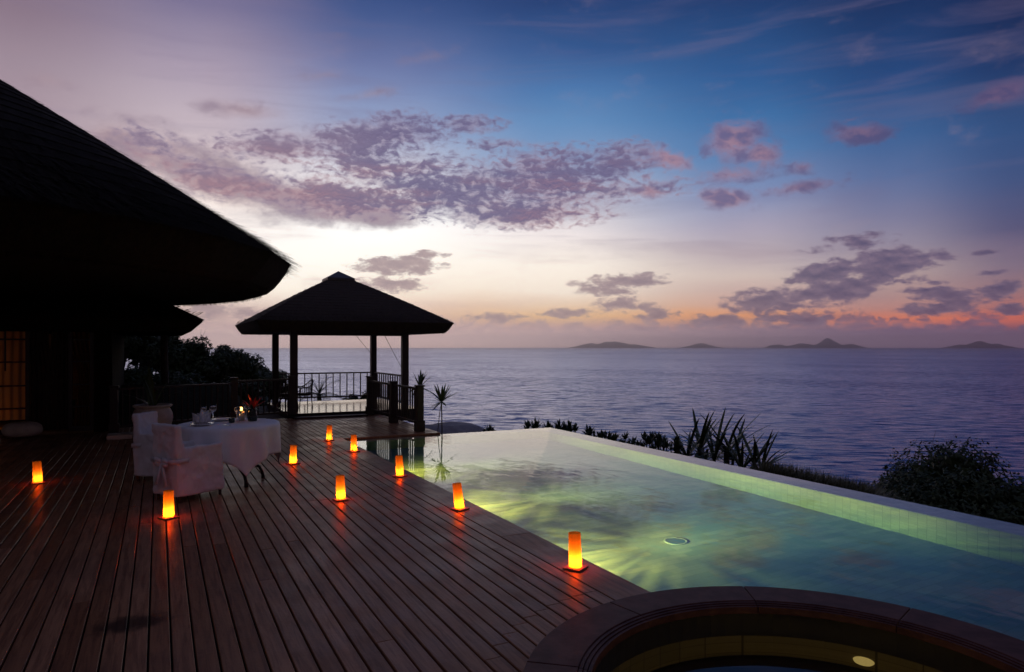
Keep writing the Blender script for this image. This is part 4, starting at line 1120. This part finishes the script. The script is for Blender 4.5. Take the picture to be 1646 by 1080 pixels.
# cordyline canes by the railing
def cordyline(x, y, zb, zt, ln, label, seed, canes=((0, 0),)):
    rn = random.Random(seed); t = thing('cordyline', label, 'plant', (x, y, zb), 0)
    b_ = MB(); h_ = zt-zb
    rosette(b_, Vector((0, 0, h_)), 28, ln, .058, rn, -.45, 1.3, .30, 5); b_.build('leaves', M_leaf2, t)
    w_ = MB(); w_.tube([(.0, 0, 0), (.01, 0, h_*.5), (0, 0, h_)], [.014, .012, .012], 6)
    w_.tube([(-.05, .02, 0), (-.08, .02, h_*.45), (-.04, .01, h_*.8), (0, 0, h_)], .008, 5); w_.build('cane', M_bark, t)
cordyline(5.12, 13.15, -.6, .60, .44, 'slender cane plant with one leafy tuft mirrored in the pool corner', 1)
cordyline(5.28, 14.9, -1.2, .80, .46, 'cane plant with leafy tuft half hidden behind the railing end post', 2)
# granite slab
def rock(c, sx, sy, sz, label, seed):
    bm = bmesh.new(); bmesh.ops.create_icosphere(bm, subdivisions=4, radius=1)
    for v in bm.verts:
        n_ = mnoise.fractal(v.co*1.3+Vector((seed, 0, 0)), .8, 2., 4)
        v.co = v.co*(1+.18*n_); v.co.x *= sx; v.co.y *= sy; v.co.z *= sz
    me = bpy.data.meshes.new('granite_boulder'); bm.to_mesh(me); bm.free(); me.materials.append(M_granite)
    me.polygons.foreach_set('use_smooth', [True]*len(me.polygons))
    o = bpy.data.objects.new('granite_boulder', me); COL.objects.link(o); o.location = c; tag(o, label, 'boulder'); return o
o = rock((6.35, 16.2, -1.05), 2.0, 1.2, .84, 'low grey granite boulder behind the far pool edge', 3); o.rotation_euler = (0, 0, R(-20))
# palms and shrub seen through the pavilion
def palm(x, y, zb, zt, ln, n, label, seed, name='coconut_palm'):
    rn = random.Random(seed); t = thing(name, label, 'palm tree', (x, y, zb), 0); h_ = zt-zb
    w_ = MB(); w_.tube([(0, 0, 0), (.05, .03, h_*.5), (0, 0, h_)], [.12, .09, .08], 8); w_.build('trunk', M_bark, t)
    for k in range(n):
        b_ = MB(); a = 2*PI*k/n+rn.uniform(-.2, .2); e = rn.uniform(.1, 1.3)
        d_ = Vector((math.cos(a)*math.cos(e), math.sin(a)*math.cos(e), math.sin(e))); p = Vector((0, 0, h_)); pts = [p.copy()]
        for i in range(14):
            p = p+d_*ln/14; pts.append(p.copy()); d_ = (d_+Vector((0, 0, -.085))).normalized()
            sd_ = d_.cross(Vector((0, 0, 1))).normalized(); l2 = ln*.28*math.sin(PI*(i+1.5)/16)
            for sg in (-1, 1):
                for f in (0, .5):
                    b_.strap(p-d_*ln/14*f, sd_*sg+d_*.6+Vector((0, 0, -.25)), l2, ln*.016, .7, 3)
        b_.tube(pts, [.014]*7+[.007]*8, 4); b_.build('frond', M_leaf, t)
x, y = wpt(513, 25); palm(x, y, -3.6, zat(634, 25), .95, 15, 'small palm seen through the pavilion railing', 5)
x, y = wpt(585, 25.5); bush('leafy_shrub', 'low wide shrub seen through the right half of the pavilion railing', 'shrub', (x, y, zat(655, 25.5)), .95, 2200, .13, 88, M_leaf, None, .5, None, 9)
x, y = wpt(262, 17.9); palm(x, y, -1.6, zat(472, 17.9), 1.0, 12, 'palm behind the villa with fronds hanging between the two roofs', 6)

# ------------------------------------------------------------------ sea air that pales the far islands
hz = MB(); hz.box((-13900, -2900, SEA_Z-4.5), (13900, 13900, 215))
m = bpy.data.materials.new('sea_haze'); m.use_nodes = True; t = m.node_tree; t.nodes.clear(); g = NT(t)
pv = g.node('ShaderNodeVolumePrincipled', {'Color': (.90, .86, 1.), 'Density': 1.05e-4, 'Anisotropy': .88})
g.node('ShaderNodeOutputMaterial', {'Volume': pv.outputs[0]})
tag(hz.build('haze', m), None, None, None, 'stuff')
